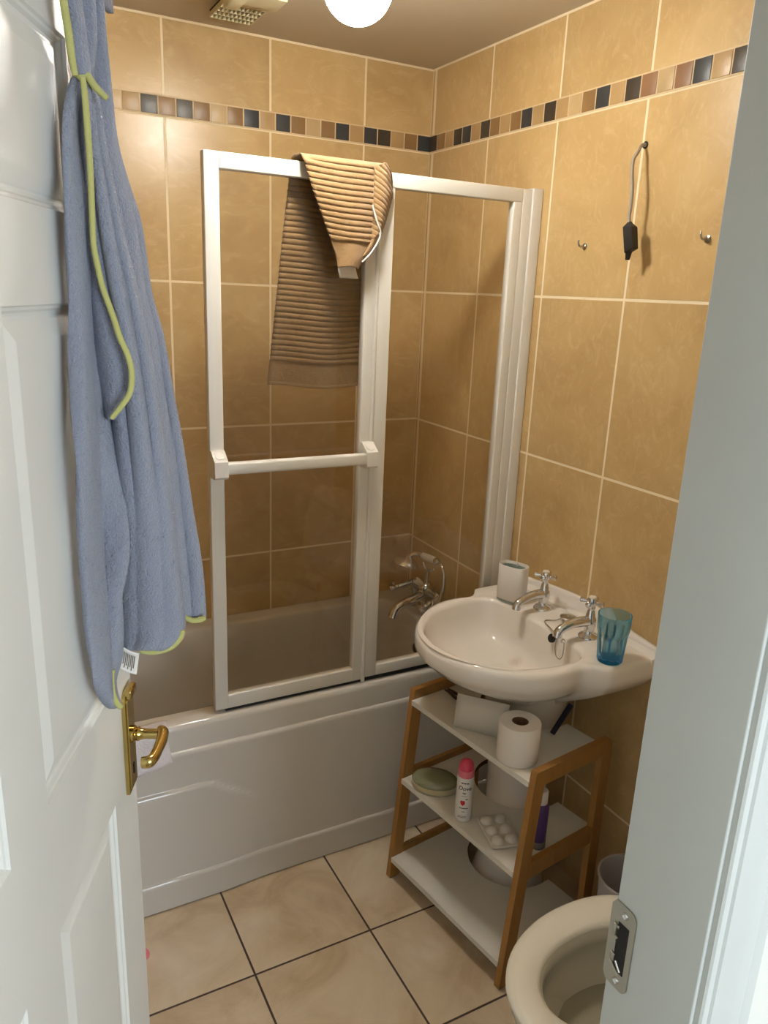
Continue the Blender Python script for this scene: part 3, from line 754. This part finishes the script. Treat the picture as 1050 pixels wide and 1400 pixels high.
# ------------------------------------------------------------------ bamboo rack round the pedestal
RD = Vector((.068, -.464, 0)).normalized(); RB = Vector((-RD.y, RD.x, 0))     # along the front (towards the viewer), towards the wall
RO = Vector((-.498, -.806, 0)); RL = .475; RDEP = .335; RH = .607
rack = thing('under_basin_rack', 'three-tier rack of bamboo side frames and white shelves round the basin pedestal', 'shelf rack', RO+RD*RL/2+RB*.17)
def rp(s, t, z): return RO+RD*s+RB*t+Vector((0, 0, z))
LEAN = .054
def ft(z): return LEAN*z/RH
TK = .018; LW = .036
fr_t = RDEP+.0
ZSH = [.075, .333, .578]
for s0 in (0, RL-TK):
    mk = lambda poly, nm, dz=0: MB().prism(poly, lambda t, z: rp(s0+dz, t, z), lambda t, z: rp(s0+TK-dz, t, z))
    side = mk([(ft(RH-.042)+0.0, RH-.042), (ft(RH), RH-.006), (ft(RH)+.004, RH), (fr_t-.012, RH), (fr_t, RH-.01), (fr_t, RH-.042)], '').build('side_rail', M['bamboo'], rack, smooth=30)
    mk([(0, .004), (ft(RH-.042), RH-.042), (ft(RH-.042)+LW, RH-.042), (LW, .004)], '').build('leg', M['bamboo'], rack, smooth=30)
    mk([(fr_t-LW, .004), (fr_t-LW, RH-.042), (fr_t, RH-.042), (fr_t, .004)], '').build('leg', M['bamboo'], rack, smooth=30)
    for z in ZSH[:2]:
        mk([(ft(z)+LW-.001, z-.030), (ft(z)+LW-.001, z+.018), (fr_t-LW+.001, z+.018), (fr_t-LW+.001, z-.030)], '', .002).build('side_rail', M['bamboo'], rack, smooth=30)
    for t0 in (.004, fr_t-LW+.004):
        MB().prism([(t0, 0), (t0+LW-.01, 0), (t0+LW-.01, .005), (t0, .005)], lambda t, z: rp(s0+.003, t, z), lambda t, z: rp(s0+TK-.003, t, z)).build('foot_pad', M['black'], rack)
pc = Vector((-.168, -.968, 0)); ps = (pc-RO).dot(RD); pt = (pc-RO).dot(RB)
def shelf(z, t0):
    # board with a rounded slot for the pedestal, open at the wall side
    s0, s1, t1, rr = TK-.001, RL-TK+.001, fr_t-.01, .128
    poly = [(s0, t0), (s1, t0), (s1, t1), (ps+rr, t1)]
    poly += [(ps+rr*math.cos(a), pt+rr*math.sin(a)) for a in [-PI*k/28 for k in range(0, 29)]]
    poly += [(ps-rr, t1), (s0, t1)]
    zt, zb = z, z-.015; n = len(poly); mb = MB()
    A = [rp(s, t, zb) for s, t in poly]; B = [rp(s, t, zt) for s, t in poly]
    mb.add(A+B, [tuple(range(n-1, -1, -1)), tuple(range(n, 2*n))], 0)
    for i in range(n):
        j = (i+1) % n; mb.add([A[i], A[j], B[j], B[i]], [(0, 1, 2, 3)], 1 if 3 <= i < n-2 else 0)
    me = mb.build('shelf', [M['shelf'], M['cut']], rack, smooth=0)
for z in ZSH: shelf(z, ft(z)-.004)

# things on the rack
def on(px, py, z): return at(px, py, 'z', z)
q = Vector((-.348, -1.160, ZSH[2]+.001)); 
roll = thing('toilet_roll', 'white toilet roll standing on end on the top shelf of the rack', 'toilet roll', q)
MB().lathe([(.0205, 0), (.050, 0), (.0515, .003), (.0515, .097), (.050, .1), (.0205, .1), (.0205, 0)], q, 40, cap0=False, cap1=False).build('tissue', M['paper'], roll, smooth=50)
MB().lathe([(.0203, .0005), (.0203, .0995), (.0190, .0995), (.0190, .0005), (.0203, .0005)], q, 32, cap0=False, cap1=False).build('cardboard_core', M['tube'], roll, smooth=50)
# white card leaning on the pedestal
a = on(618, 993, ZSH[2]+.001); c = on(688, 1012, ZSH[2]+.001); a = a+RB*.004; c = c+RB*.004
lean = RB*.008
P = []
for i in range(9):
    u = i/8; p0 = a.lerp(c, u); hgt = .094+.003*u
    P.append([p0+RB*(.010*math.sin(PI*u)*0), p0+lean*.5+Vector((0, 0, hgt*.5)), p0+lean+Vector((0, 0, hgt))])
cd_ = MB().grid(P).build('white_card', M['card'], base=a, smooth=180, fixn=False)
sol = cd_.modifiers.new('thickness', 'SOLIDIFY'); sol.thickness = .002; sol.offset = 0
tag(cd_, 'blank white card standing along the front of the top rack shelf', 'card')
q0 = on(609, 943, ZSH[2]+.006); q1 = on(628, 962, ZSH[2]+.006)
hc = MB().tube([q0, q0.lerp(q1, .3)+Vector((0, 0, .006)), q0.lerp(q1, .7)+Vector((0, 0, .006)), q1+RB*.012], [.0035, .0055, .0055, .004], 10, smooth=4, flat=.8)
hc.tube([q0+RB*.010, q0.lerp(q1, .5)+RB*.016+Vector((0, 0, .004)), q1+RB*.024], [.003, .0045, .003], 10, smooth=4)
hc = hc.build('hair_clip', M['clip'], base=q0-Vector((0, 0, .006)), smooth=50)
tag(hc, 'dark red-brown hair clip lying beside the white card', 'hair clip')
# navy strip leaning between pedestal and wall
q0 = at(763, 1000, 'z', ZSH[2]+.004); 
nb = MB(); T = Matrix.Translation(Vector((-.222, -1.108, ZSH[2]+.001)))
b0 = at(757, 1004, 'z', ZSH[2]+.003); b1 = at(783, 964, 'x', b0.x+.05)
dv = (b1-b0); nv = Vector((0, 0, 1)).cross(dv).normalized(); uv = dv.cross(nv).normalized()
MB_ = MB().add([b0+nv*.004, b0-nv*.004, b1-nv*.004, b1+nv*.004, b0+nv*.004+uv*.012, b0-nv*.004+uv*.012, b1-nv*.004+uv*.012, b1+nv*.004+uv*.012],
               [(0, 1, 2, 3), (7, 6, 5, 4), (0, 4, 5, 1), (1, 5, 6, 2), (2, 6, 7, 3), (3, 7, 4, 0)])
nb = MB_.build('navy_strip', M['navy'], base=b0-Vector((0, 0, .003)), smooth=0)
tag(nb, 'dark navy strip leaning beside the pedestal at the back of the top shelf', 'strip')

# oval soap box
q = Vector((-.405, -.893, ZSH[1]+.001))
soap = thing('soap_box', 'oval cream soap box with a domed green-grey lid on the middle shelf', 'soap box', q)
def ell(a, b, z, rot=-.72, n=40):
    return [q+Vector((a*math.cos(t)*math.cos(rot)-b*math.sin(t)*math.sin(rot), a*math.cos(t)*math.sin(rot)+b*math.sin(t)*math.cos(rot), z)) for t in [2*PI*k/n for k in range(n)]]
MB().loft([ell(.058, .040, 0), ell(.063, .045, .004), ell(.0655, .047, .012), ell(.0655, .047, .0215), ell(.064, .045, .0222)]).build('base', M['soapbase'], soap, smooth=50)
MB().loft([ell(.065, .046, .0222), ell(.0655, .0465, .026), ell(.0635, .0445, .031), ell(.057, .040, .036), ell(.044, .031, .0395), ell(.024, .017, .0415), ell(.001, .001, .042)]).build('lid', M['soaplid'], soap, smooth=60)

# deodorant can with its printing
q = Vector((-.404, -1.034, ZSH[1]+.001))
deo = thing('deodorant_can', 'slim white deodorant spray with pink cap on the middle shelf', 'deodorant', q)
CR = .0222
can = MB().lathe([(.0195, 0), (.0215, .002), (CR, .006), (CR, .126), (.0212, .131), (.019, .134), (.0185, .136)], q, 40).build('can', M['can'], deo, smooth=45)
MB().lathe([(.0212, .131), (.0216, .133), (.0214, .148), (.0208, .150), (.019, .1505)], q, 32).build('collar', M['pinklid'], deo, smooth=45)
MB().lathe([(.0192, .1505), (.0192, .158), (.018, .166), (.014, .172), (.008, .1755), (.0001, .1765)], q, 32).build('cap', M['pink'], deo, smooth=60)
view = math.atan2(CAM.y-q.y, CAM.x-q.x)
def wrap(u, z, r=CR+.00025): a_ = view+u/CR; return q+Vector((r*math.cos(a_), r*math.sin(a_), z))
def text_mesh(body, size, shear=0, bold=0):
    cu = bpy.data.curves.new('t', 'FONT'); cu.body = body; cu.size = size; cu.shear = shear; cu.align_x = 'CENTER'; cu.resolution_u = 4; cu.offset = bold
    ob = bpy.data.objects.new('t', cu); C.objects.link(ob)
    dg = bpy.context.evaluated_depsgraph_get(); me = bpy.data.meshes.new_from_object(ob.evaluated_get(dg))
    vs = [v.co.copy() for v in me.vertices]; fs = [tuple(p.vertices) for p in me.polygons]
    bpy.data.objects.remove(ob); bpy.data.curves.remove(cu); bpy.data.meshes.remove(me)
    return vs, fs
vs, fs = text_mesh('Dove', .0165, .25, .0002)
MB().add([wrap(v.x, .097+v.y) for v in vs], fs).build('brand_lettering', M['print_dark'], can, smooth=0)
def dash(u0, u1, z, h, mb): mb.grid([[wrap(u0+(u1-u0)*k/6, z+i*h) for k in range(7)] for i in range(2)])
for u0, u1, z, h in ((-.010, -.004, .1165, .0032), (-.003, .003, .1165, .0032), (.004, .010, .1165, .0032), (-.012, .012, .042, .0022), (-.004, .004, .032, .0016), (.003, .011, .0695, .0022), (-.014, .008, .0145, .0014), (-.014, .010, .0185, .0012)):
    mk = MB(); dash(u0, u1, z, h, mk); mk.build('text_line', M['print_dark'], can, smooth=0)
def blob(mb, cu_, cz, pts): mb.add([wrap(cu_, cz)]+[wrap(cu_+x, cz+y) for x, y in pts], [(0, k+1, (k+1) % len(pts)+1) for k in range(len(pts))])
mk = MB(); blob(mk, -.003, .060, [(.0075*math.cos(t)*(1 if math.sin(t) > 0 else .8), .0085*math.sin(t)*(1.0 if math.sin(t) < 0 else .75)+.0012*math.cos(6*t)) for t in [2*PI*k/24 for k in range(24)]])
mk.build('raspberry_picture', M['red'], can, smooth=0)
mk = MB(); blob(mk, 0, .088, [(-.006, .001), (-.003, -.0015), (0, -.003), (.003, -.001), (.006, .0025), (.003, .002), (.001, .0035), (-.001, .001), (-.003, .0035)]); dash(-.008, .008, .0785, .0014, mk)
mk.build('emblem', M['gold'], can, smooth=0)

# white tray with six domes
q = Vector((-.350, -1.122, ZSH[1]+.0012)); ax_ = (at(676, 1160, 'z', .34)-at(653, 1118, 'z', .34)); ax_.z = 0; ax_.normalize(); ay_ = Vector((-ax_.y, ax_.x, 0))
ax_ = -ax_; ay_ = -ay_
mb = MB(); A_, B_ = .062, .042; NXx, NYy = 54, 38; P = []
for i in range(NXx+1):
    row = []
    for j in range(NYy+1):
        x = -A_+2*A_*i/NXx; y = -B_+2*B_*j/NYy
        h = 0
        for cx in (-.0385, 0, .0385):
            for cy in (-.019, .019):
                r = math.hypot(x-cx, y-cy)/.0158
                if r < 1: h = max(h, .0125*math.sqrt(max(0, 1-r**2.2)))
        ed = max(abs(x)/A_, abs(y)/B_)
        # round the corners
        kx = max(0, abs(x)-(A_-.012)); ky = max(0, abs(y)-(B_-.012)); rr = math.hypot(kx, ky)
        if rr > .012 and kx > 0 and ky > 0: s_ = .012/rr; x = math.copysign(A_-.012+kx*s_, x); y = math.copysign(B_-.012+ky*s_, y)
        row.append(q+ax_*x+ay_*y+Vector((0, 0, .004+h-(.003 if ed > .97 else 0))))
    P.append(row)
mb.grid(P); pal = mb.build('paint_palette', M['palette'], base=q, smooth=60, fixn=False)
sol = pal.modifiers.new('thickness', 'SOLIDIFY'); sol.thickness = .001; sol.offset = -1
tag(pal, 'white plastic tray with six round domes on the middle shelf', 'palette')

# purple bottle, mostly behind the near leg of the rack
q = Vector((-.292, -1.205, ZSH[1]+.001))
pb = thing('purple_bottle', 'slim purple bottle with white cap behind the near leg of the rack', 'bottle', q)
MB().lathe([(.017, 0), (.019, .003), (.019, .02), (.020, .022), (.020, .118), (.015, .126), (.011, .128)], q, 28).build('bottle', M['purple'], pb, smooth=45)
MB().lathe([(.0195, .0), (.0205, .002), (.0205, .018), (.0195, .0205)], q, 28).build('bottom_band', M['gold'], pb, smooth=45)
MB().lathe([(.0135, .126), (.0145, .128), (.0145, .160), (.012, .164), (.0001, .165)], q, 28).build('cap', M['white_plastic'], pb, smooth=45)

# ------------------------------------------------------------------ toilet
TY, TZ = -1.632, .42
wc = thing('toilet', 'white toilet with its cream seat ring down beside the door frame', 'toilet', (-.40, TY, 0))
def egg(a, xf, xb, half, z, off=0):
    """a=0 at the front tip; returns point on an egg outline from front tip xf to back xb"""
    xc = xf+(xb-xf)*.56
    c, s = math.cos(a), math.sin(a)
    L = (xc-xf) if c > 0 else (xb-xc)
    ex = 2.0 if c > 0 else 2.5
    x = xc-(L+off)*math.copysign(abs(c)**(2/ex), c); y = (half+off)*math.copysign(abs(s)**(2/ex), s)
    return Vector((x, TY+y, z))
N = 72; AA = [2*PI*k/N for k in range(N)]
def er(xf, xb, half, z, off=0): return [egg(a, xf, xb, half, z, off) for a in AA]
so, si = (-.682, -.235, .180), (-.615, -.315, .110)
seat = [er(*so, TZ-.018, -.006), er(*so, TZ-.014, 0), er(*so, TZ-.007, 0), er(*so, TZ-.002, -.006), er(*so, TZ, -.016), er(*so, TZ+.001, -.032), er(*si, TZ-.001, .022), er(*si, TZ-.006, .008), er(*si, TZ-.013, 0), er(*si, TZ-.019, 0), er(*si, TZ-.020, .012), er(*so, TZ-.018, -.006)]
MB().loft(seat, False, False).build('seat', M['seat'], wc, smooth=60)
po = (-.672, -.20, .172)
body = [er(-.50, -.10, .10, 0), er(-.50, -.10, .10, .05), er(-.48, -.10, .085, .12), er(-.50, -.12, .10, .20), er(-.58, -.14, .135, .29), er(-.645, -.17, .160, .345), er(*po, .372), er(*po, .388), er(*po, .397, -.005), er(*po, .400, -.014),
        er(-.612, -.30, .118, .400), er(-.606, -.305, .113, .394), er(-.603, -.305, .110, .360), er(-.612, -.30, .118, .352), er(-.600, -.31, .110, .300), er(-.55, -.33, .085, .23), er(-.50, -.36, .05, .185), er(-.48, -.38, .03, .18)]
MB().loft(body, True, True).build('pan', M['ceramic_w'], wc, smooth=60)
MB().loft([er(-.592, -.322, .100, .262), er(-.592, -.322, .100, .2635)]).build('water', M['water'], wc)
lid = []
MBl = MB()
ring0 = []
for n_, (dx, sc) in enumerate(((.0, .97), (.004, 1), (.012, 1), (.016, .97))):
    R_ = []
    for a in AA:
        p = egg(a, *so, 0); hgt = (-.235-p.x); yy = (p.y-TY)*sc
        R_.append(Vector((-.222+dx-.012*hgt+hgt*.09, TY+yy, TZ+.012+hgt*sc)))
    lid.append(R_)
MBl.loft(lid).build('lid', M['seat'], wc, smooth=50)
MB().box(-.195, -.004, TY-.185, TY+.185, .42, .79, bev=.02).build('cistern', M['ceramic_w'], wc)
MB().box(-.200, -.002, TY-.192, TY+.192, .791, .815, bev=.008).build('cistern_lid', M['ceramic_w'], wc)

# bin
q = Vector((-.105, -1.352, 0))
bn = MB().lathe([(.060, 0), (.064, .004), (.078, .275), (.082, .278), (.082, .284), (.077, .285), (.0755, .276), (.0615, .01), (.0001, .008)], q, 40).build('waste_bin', M['bin'], base=q, smooth=50)
tag(bn, 'small frosted white bin on the floor between rack and toilet', 'bin')
# pink toy on the floor, just past the door edge
q = at(196, 1309, 'z', 0.0) 
b = MB().lathe([(.012, 0), (.0155, .004), (.016, .012), (.013, .017), (.009, .019), (.009, .024), (.006, .028), (.0001, .029)], q, 24)
pk = b.build('pink_bottle_cap', M['pinklid'], base=q, smooth=50); tag(pk, 'tiny pink cap on the floor tiles just past the door edge', 'cap')

# ------------------------------------------------------------------ ceiling lamp and extractor
LP = Vector((-.700, -.872, 2.246)); LR = .070
lamp = thing('ceiling_lamp', 'round glowing white globe lamp on the bathroom ceiling', 'ceiling lamp', (LP.x, LP.y, ZC))
MB().lathe([(LR*math.sin(t), -LR*math.cos(t)) for t in [PI*k/24*.93+.0001 for k in range(25)]], LP, 48).build('globe', M['lamp'], lamp, smooth=80)
MB().lathe([(.035, LR*.93), (.048, LR*.95), (.055, ZC-LP.z-.004), (.055, ZC-LP.z)], LP, 40).build('lamp_holder', M['white_plastic'], lamp, smooth=40)
fz0, fz1 = 2.315, ZC-.001
fan = thing('extractor_fan', 'cream extractor fan box with a grille mounted at the ceiling above the bath', 'extractor fan', (-.72, -.22, ZC))
cv = MB().prism([(-.47, ZC-.001), (-.47, 2.335), (-.46, 2.326), (-.385, 2.325), (-.375, 2.327), (-.290, 2.350), (-.285, 2.352), (-.285, ZC-.001)], lambda y, z: (-.802, y, z), lambda y, z: (-.690, y, z))
cv.build('cover', M['cream_plastic'], fan, smooth=30)
MB().box(-.812, -.775, -.44, -.335, 2.322, ZC-.001, bev=.006).build('motor_cap', M['cream_plastic'], fan)
b = MB()
gx0, gx1, gy0, gy1, gz = -.785, -.672, -.286, -.128, 2.364
for i in range(11): x = gx0+(gx1-gx0)*i/10; b.box(x-.0012, x+.0012, gy0, gy1, gz-.004, gz+.008)
for j in range(6): y = gy0+(gy1-gy0)*j/5; b.box(gx0, gx1, y-.0014, y+.0014, gz-.004, gz+.008)
b.build('grille', M['cream_plastic'], fan, smooth=0)
MB().box(gx0, gx1, gy0, gy1, gz+.009, ZC-.001).build('grille_back', M['dark'], fan, smooth=0)

# ------------------------------------------------------------------ wall fittings over the basin
def wall_hook(y, z):
    p = Vector((0, y, z)); T = axis_mat(p, (-1, 0, 0))
    root = thing('screw_hook', 'x', 'hook', p, 'empty screw hooks on the right wall')
    MB().lathe([(.0085, .0005), (.0085, .002), (.004, .003), (.003, .004)], T, 20).build('mounting_washer', M['steel'], root)
    MB().tube([p+Vector((-.003, 0, 0)), p+Vector((-.014, 0, -.001)), p+Vector((-.020, 0, .002)), p+Vector((-.022, .001, .008)), p+Vector((-.021, .002, .015))], [.0026, .0026, .0026, .0026, .0022], 10, smooth=4).build('hook', M['steel'], root)
    return root
h1 = wall_hook(-.819, 1.802)
h1['label'] = 'small metal screw hook on the wall tile between bath screen and hanging cable'
h2 = h1.copy(); C.objects.link(h2); h2.location = (0, -1.207, 1.806)
for chd in list(h1.children):
    c2 = chd.copy(); C.objects.link(c2); c2.parent = h2
h2['label'] = 'small metal screw hook on the wall tile beside the door frame'
p0 = Vector((0, -.990, 2.022))
cab = thing('hanging_cable', 'grey cable hanging out of a hole in the wall tiles with a black connector', 'cable', p0)
MB().lathe([(.0085, .0004), (.0085, .0010), (.0001, .0011)], axis_mat(p0, (-1, 0, 0)), 20).build('cable_hole', M['dark'], cab)
XC = -.045
pts = [p0+Vector((.0, 0, 0)), p0+Vector((-.012, .001, -.002)), at(872, 208, 'x', -.028), at(866, 218, 'x', XC+.006), at(864, 236, 'x', XC), at(864.5, 258, 'x', XC), at(862, 284, 'x', XC), at(860, 297, 'x', XC), at(861, 307, 'x', XC)]
MB().tube(pts, [.0042]*9, 10, smooth=6).build('sheath', M['cable'], cab)
a = at(861, 303, 'x', XC); c = at(863, 346, 'x', XC)
dz = (c-a).normalized()
b = MB(); T = axis_mat(a, dz) 
for w0, w1, l0, l1 in ((.006, .0135, 0, .010), (.0135, .0135, .010, .066)):
    pass
secs = []
for l, hw, hd in ((0, .003, .003), (.004, .005, .005), (.012, .0135, .009), (.014, .014, .0095), (.066, .0135, .009), (.068, .0125, .008)):
    u = Vector((0, 1, 0)); v_ = dz.cross(u).normalized()
    sl = .0 if l < .06 else .010
    secs.append([a+dz*(l+sl*(.5 if s > 0 else -.5))+u*s*hw+v_*q_*hd for s, q_ in ((-1, -1), (1, -1), (1, 1), (-1, 1))])
b.loft(secs); 
e0 = a+dz*.070
b.loft([[e0+Vector((-.006, .002, .004)), e0+Vector((.006, .002, .004)), e0+Vector((.006, .013, .004)), e0+Vector((-.006, .013, .004))], [e0+Vector((-.004, .006, -.018)), e0+Vector((.004, .006, -.018)), e0+Vector((.004, .012, -.018)), e0+Vector((-.004, .012, -.018))]])
b.build('connector', M['black'], cab, smooth=25)

# ------------------------------------------------------------------ white flannel over the bath rim
fl = []
for i in range(25):
    v = i/24; row = []
    for j in range(17):
        u = j/16; x = -1.205+.125*u+.012*math.sin(v*5+u*2)*.4
        if v < .3: y, z = YO+.03-.10*v, RZ+.004+.002*math.sin(u*9)
        elif v < .4: k = (v-.3)/.1; y, z = YO-.003*k-.009*k, RZ+.004-.010*k*k
        else: k = (v-.4)/.6; y, z = YO-.014-.010*k-.004*abs(math.sin(u*6+.4)), RZ-.006-(.108-.028*u)*k
        row.append(Vector((x, y, z)))
    fl.append(row)
flo = MB().grid(fl).build('white_flannel', M['flannel'], base=fl[0][8], smooth=180, fixn=False)
sol = flo.modifiers.new('thickness', 'SOLIDIFY'); sol.thickness = .004; sol.offset = 0
tag(flo, 'white flannel draped over the bath rim behind the brass door handle', 'flannel')

# ------------------------------------------------------------------ blue-grey hooded towel hung on the door
def t_door(px, py): d = ray(px, py); return (DE-CAM).dot(DN)/d.dot(DN)
def t_at(px, py):
    """distance along the sight line to just in front of the door face; past the door edge the cloth hangs free"""
    d = ray(px, py); t = t_door(px, py); h = math.hypot(d.x, d.y)
    lim = 1.068/h                                 # ground distance from the camera to the hanging bundle
    return min(t if t > 0 else 9, lim)
robe = thing('hooded_towel', 'pale blue-grey fleece towel with lime trim hanging on the open door above the brass handle', 'towel', dp(-.06, 1.0, .06))
def sheet(name, Lt, Rt, ys, depth, nu=22, matl=None, thick=.009, bulge=None, hem=0):
    P = []
    for py in ys:
        l, r = sinterp(Lt, py), sinterp(Rt, py); row = []
        for j in range(nu+1):
            u = j/nu; px = l+(r-l)*u; yy = py+(hem*(math.sin(PI*u)-.0) if py == ys[-1] else 0)
            t = t_at(px, yy)+depth(u, py)
            row.append(CAM+ray(px, yy)*t)
        P.append(row)
    o = MB().grid(P).build(name, matl or M['fleece'], robe, smooth=180, fixn=False)
    so_ = o.modifiers.new('thickness', 'SOLIDIFY'); so_.thickness = thick; so_.offset = 0
    sb = o.modifiers.new('smooth', 'SUBSURF'); sb.levels = 1; sb.render_levels = 1
    return o
rng = lambda a, b, n: [a+(b-a)*i/n for i in range(n+1)]
# rear part, hanging past the door edge
L1 = [(-55, 108), (0, 112), (60, 118), (105, 124), (200, 122), (300, 132), (400, 150), (500, 172), (620, 185), (848, 196)]
R1 = [(-55, 134), (0, 138), (60, 143), (100, 147), (150, 152), (200, 159), (251, 173.6), (303, 190.5), (358, 199), (404, 206), (457, 221), (530, 234), (600, 247), (700, 263), (780, 276), (848, 281)]
sheet('rear_fold', L1, R1, rng(-55, 848, 76), lambda u, y: -.012+.030*sstep(.3, .6, u)*sstep(150, 350, y)-.026*math.sin(PI*u)**.7*sstep(60, 300, y)-.016*abs(math.sin(u*PI*2.0+.5+y*.0012))**.6*sstep(100, 400, y)+.05*max(0, u-.88))
# middle fold
L2 = [(-55, 92), (0, 96), (60, 102), (105, 108), (200, 112), (300, 122), (400, 134), (500, 148), (600, 158), (700, 166), (800, 166), (890, 167)]
R2 = [(-55, 122), (0, 126), (60, 128), (105, 124), (150, 135), (200, 142), (270, 156), (320, 166), (390, 184), (470, 201), (540, 214), (620, 226), (700, 236), (780, 244), (850, 252), (868, 250), (884, 238), (890, 222)]
def d2(u, y):
    k1 = sstep(90, 220, y)*(1-sstep(520, 760, y)*.75)
    return -.036-.036*math.sin(PI*u)**.6*sstep(80, 350, y)-.020*k1*abs(math.sin(u*PI*2.5+.3+y*.0008))**.7+.16*max(0, u-.93)-.012*math.sin(y*.012+u*3)*(sstep(500, 700, y))*.5
sheet('middle_fold', L2, R2, rng(-55, 890, 80), d2)
# front fold against the door
L3 = [(104, 106), (112, 101), (130, 96), (160, 90), (200, 87), (300, 88), (400, 93), (500, 96.5), (600, 102), (700, 106), (800, 112), (880, 119), (930, 128), (955, 139), (968, 152)]
R3 = [(104, 112), (150, 111), (200, 113), (250, 118), (300, 122.5), (370, 127.5), (430, 131.5), (500, 137), (560, 146), (610, 155), (660, 165), (720, 174.5), (755, 175.5), (790, 170), (815, 164), (850, 166), (900, 164), (930, 155), (955, 159), (968, 165)]
def d3(u, y): return -.030-.044*math.sin(PI*(.1+.85*u))**.7-.030*sstep(480, 700, y)*u-.007*math.sin(u*5+y*.011)-.006*math.sin(y*.023+u*2)
sheet('front_fold', L3, R3, rng(104, 968, 80), d3, thick=.010)
# flap with the lime edge bulging between the two
L4 = [(105, 112), (200, 110), (300, 117), (370, 122), (430, 126), (500, 131), (560, 142), (574, 149)]
R4 = [(105, 121), (200, 121), (280, 124), (340, 128), (370, 133), (395, 140), (435, 156), (465, 168), (490, 177), (515, 180), (535, 178), (555, 167), (574, 152)]
def d4(u, y): return -.058-.020*math.sin(PI*u)*sstep(350, 480, y)-.016*u
sheet('hood_flap', L4, R4, rng(105, 574, 50), d4, nu=14)
# cloth gathered round the knot and over the top of the door
L5 = [(-55, 84), (0, 88), (50, 95), (90, 101), (104, 105)]; R5 = [(-55, 100), (0, 106), (50, 113), (90, 118), (104, 119)]
sheet('gathered_top', L5, R5, rng(-55, 104, 16), lambda u, y: -.070-.012*math.sin(PI*u), nu=10, thick=.012)
P = []
for i in range(13):
    a_ = PI*i/12
    row = []
    for j in range(13):
        s_ = -.075+.085*j/12
        row.append(dp(s_, 2.027+.016*math.sin(a_)-(.035 if i in (0, 12) else 0), -DT/2+(DT/2+.016)*math.cos(a_)))
    P.append(row)
o_ = MB().grid(P).build('top_loop', M['fleece'], robe, smooth=180, fixn=False); so_ = o_.modifiers.new('thickness', 'SOLIDIFY'); so_.thickness = .008; so_.offset = 1
# lime trim
def trim(pts, dfn, r=.0042, k=6, taper=True):
    Q = [CAM+ray(px, py)*(t_at(px, py)+dfn) for px, py in pts] if not callable(dfn) else [CAM+ray(px, py)*(t_at(px, py)+dfn(px, py)) for px, py in pts]
    rr = [r*.8]+[r]*(len(Q)-2)+[r*.8]
    MB().tube(Q, rr, 10, smooth=k).build('lime_trim', M['lime'], robe)
trim([(83, -40), (86.5, 0), (93, 40), (98, 75), (103, 104)], -.085, .0042)
trim([(107, 108), (112, 103), (119, 103), (124, 110), (133, 122), (147, 135)], -.080, .0040)
trim([(113, 106), (116, 130), (119, 170), (122, 210), (124.5, 260), (126, 300), (128, 335), (133, 362), (140, 392), (150, 420), (157, 440), (164, 462), (173, 482), (179, 502), (180, 520), (177, 538), (166, 555), (152, 572)], lambda x, y: -.092-.016*sstep(400, 480, y), .0036)
trim([(252, 843), (262, 848), (274, 847), (281, 844)], -.020, .0042)
trim([(192, 890), (206, 891), (222, 889), (236, 883), (246, 872), (250, 862)], -.060, .0045)
trim([(153.5, 915), (152, 930), (154, 948), (159, 960), (166, 967)], -.098, .0045)
trim([(162, 630), (166, 645), (168, 660), (169, 672)], -.052, .004)
# care label at the hem
P = []
for i in range(9):
    v = i/8; row = []
    for j in range(7):
        u = j/6; px = 166+24.5*u-4.5*v*(1-.2*u)+2*math.sin(v*3)*(1-u); py = 883+10*u+29*v+2*math.sin(u*3)
        row.append(CAM+ray(px, py)*(t_at(px, py)-.062+.006*math.sin(v*4)))
    P.append(row)
lb = MB().grid(P).build('care_label', M['tag'], robe, smooth=180, fixn=False); so_ = lb.modifiers.new('thickness', 'SOLIDIFY'); so_.thickness = .0008; so_.offset = 0
mk = MB()
for k in range(7):
    u0 = .16+.1*k
    q_ = []
    for v in (.18, .35, .55, .75, .88 if k % 2 else .7):
        px = 166+24.5*u0-4.5*v*(1-.2*u0)+2*math.sin(v*3)*(1-u0); py = 883+10*u0+29*v+2*math.sin(u0*3)
        q_.append(CAM+ray(px, py)*(t_at(px, py)-.0635+.006*math.sin(v*4)))
    w_ = (RT*.0007)
    mk.grid([[p-w_ for p in q_], [p+w_ for p in q_]])
mk.build('label_print', M['ink'], lb, smooth=0)

# ------------------------------------------------------------------ light
W = bpy.data.worlds.new('sky'); S.world = W; W.use_nodes = True
W.node_tree.nodes['Background'].inputs[0].default_value = (.80, .90, 1.0, 1); W.node_tree.nodes['Background'].inputs[1].default_value = 1.0
la = bpy.data.lights.new('hall_window_daylight', 'AREA'); la.shape = 'RECTANGLE'; la.size = 1.05; la.size_y = 1.25; la.energy = 62; la.color = (.78, .90, 1.0)
lo = bpy.data.objects.new('hall_window_daylight', la); C.objects.link(lo); lo.location = (-.6, -4.63, 1.55); lo.rotation_euler = (math.radians(90), 0, 0)
S.view_settings.view_transform = 'Standard'; S.view_settings.look = 'None'; S.view_settings.gamma = 1; S.view_settings.use_curve_mapping = False
S.view_settings.exposure = 0
S.cycles.max_bounces = 12; S.cycles.transparent_max_bounces = 16; S.cycles.transmission_bounces = 12; S.cycles.sample_clamp_indirect = 6
try: S.cycles.use_denoising = True
except Exception: pass
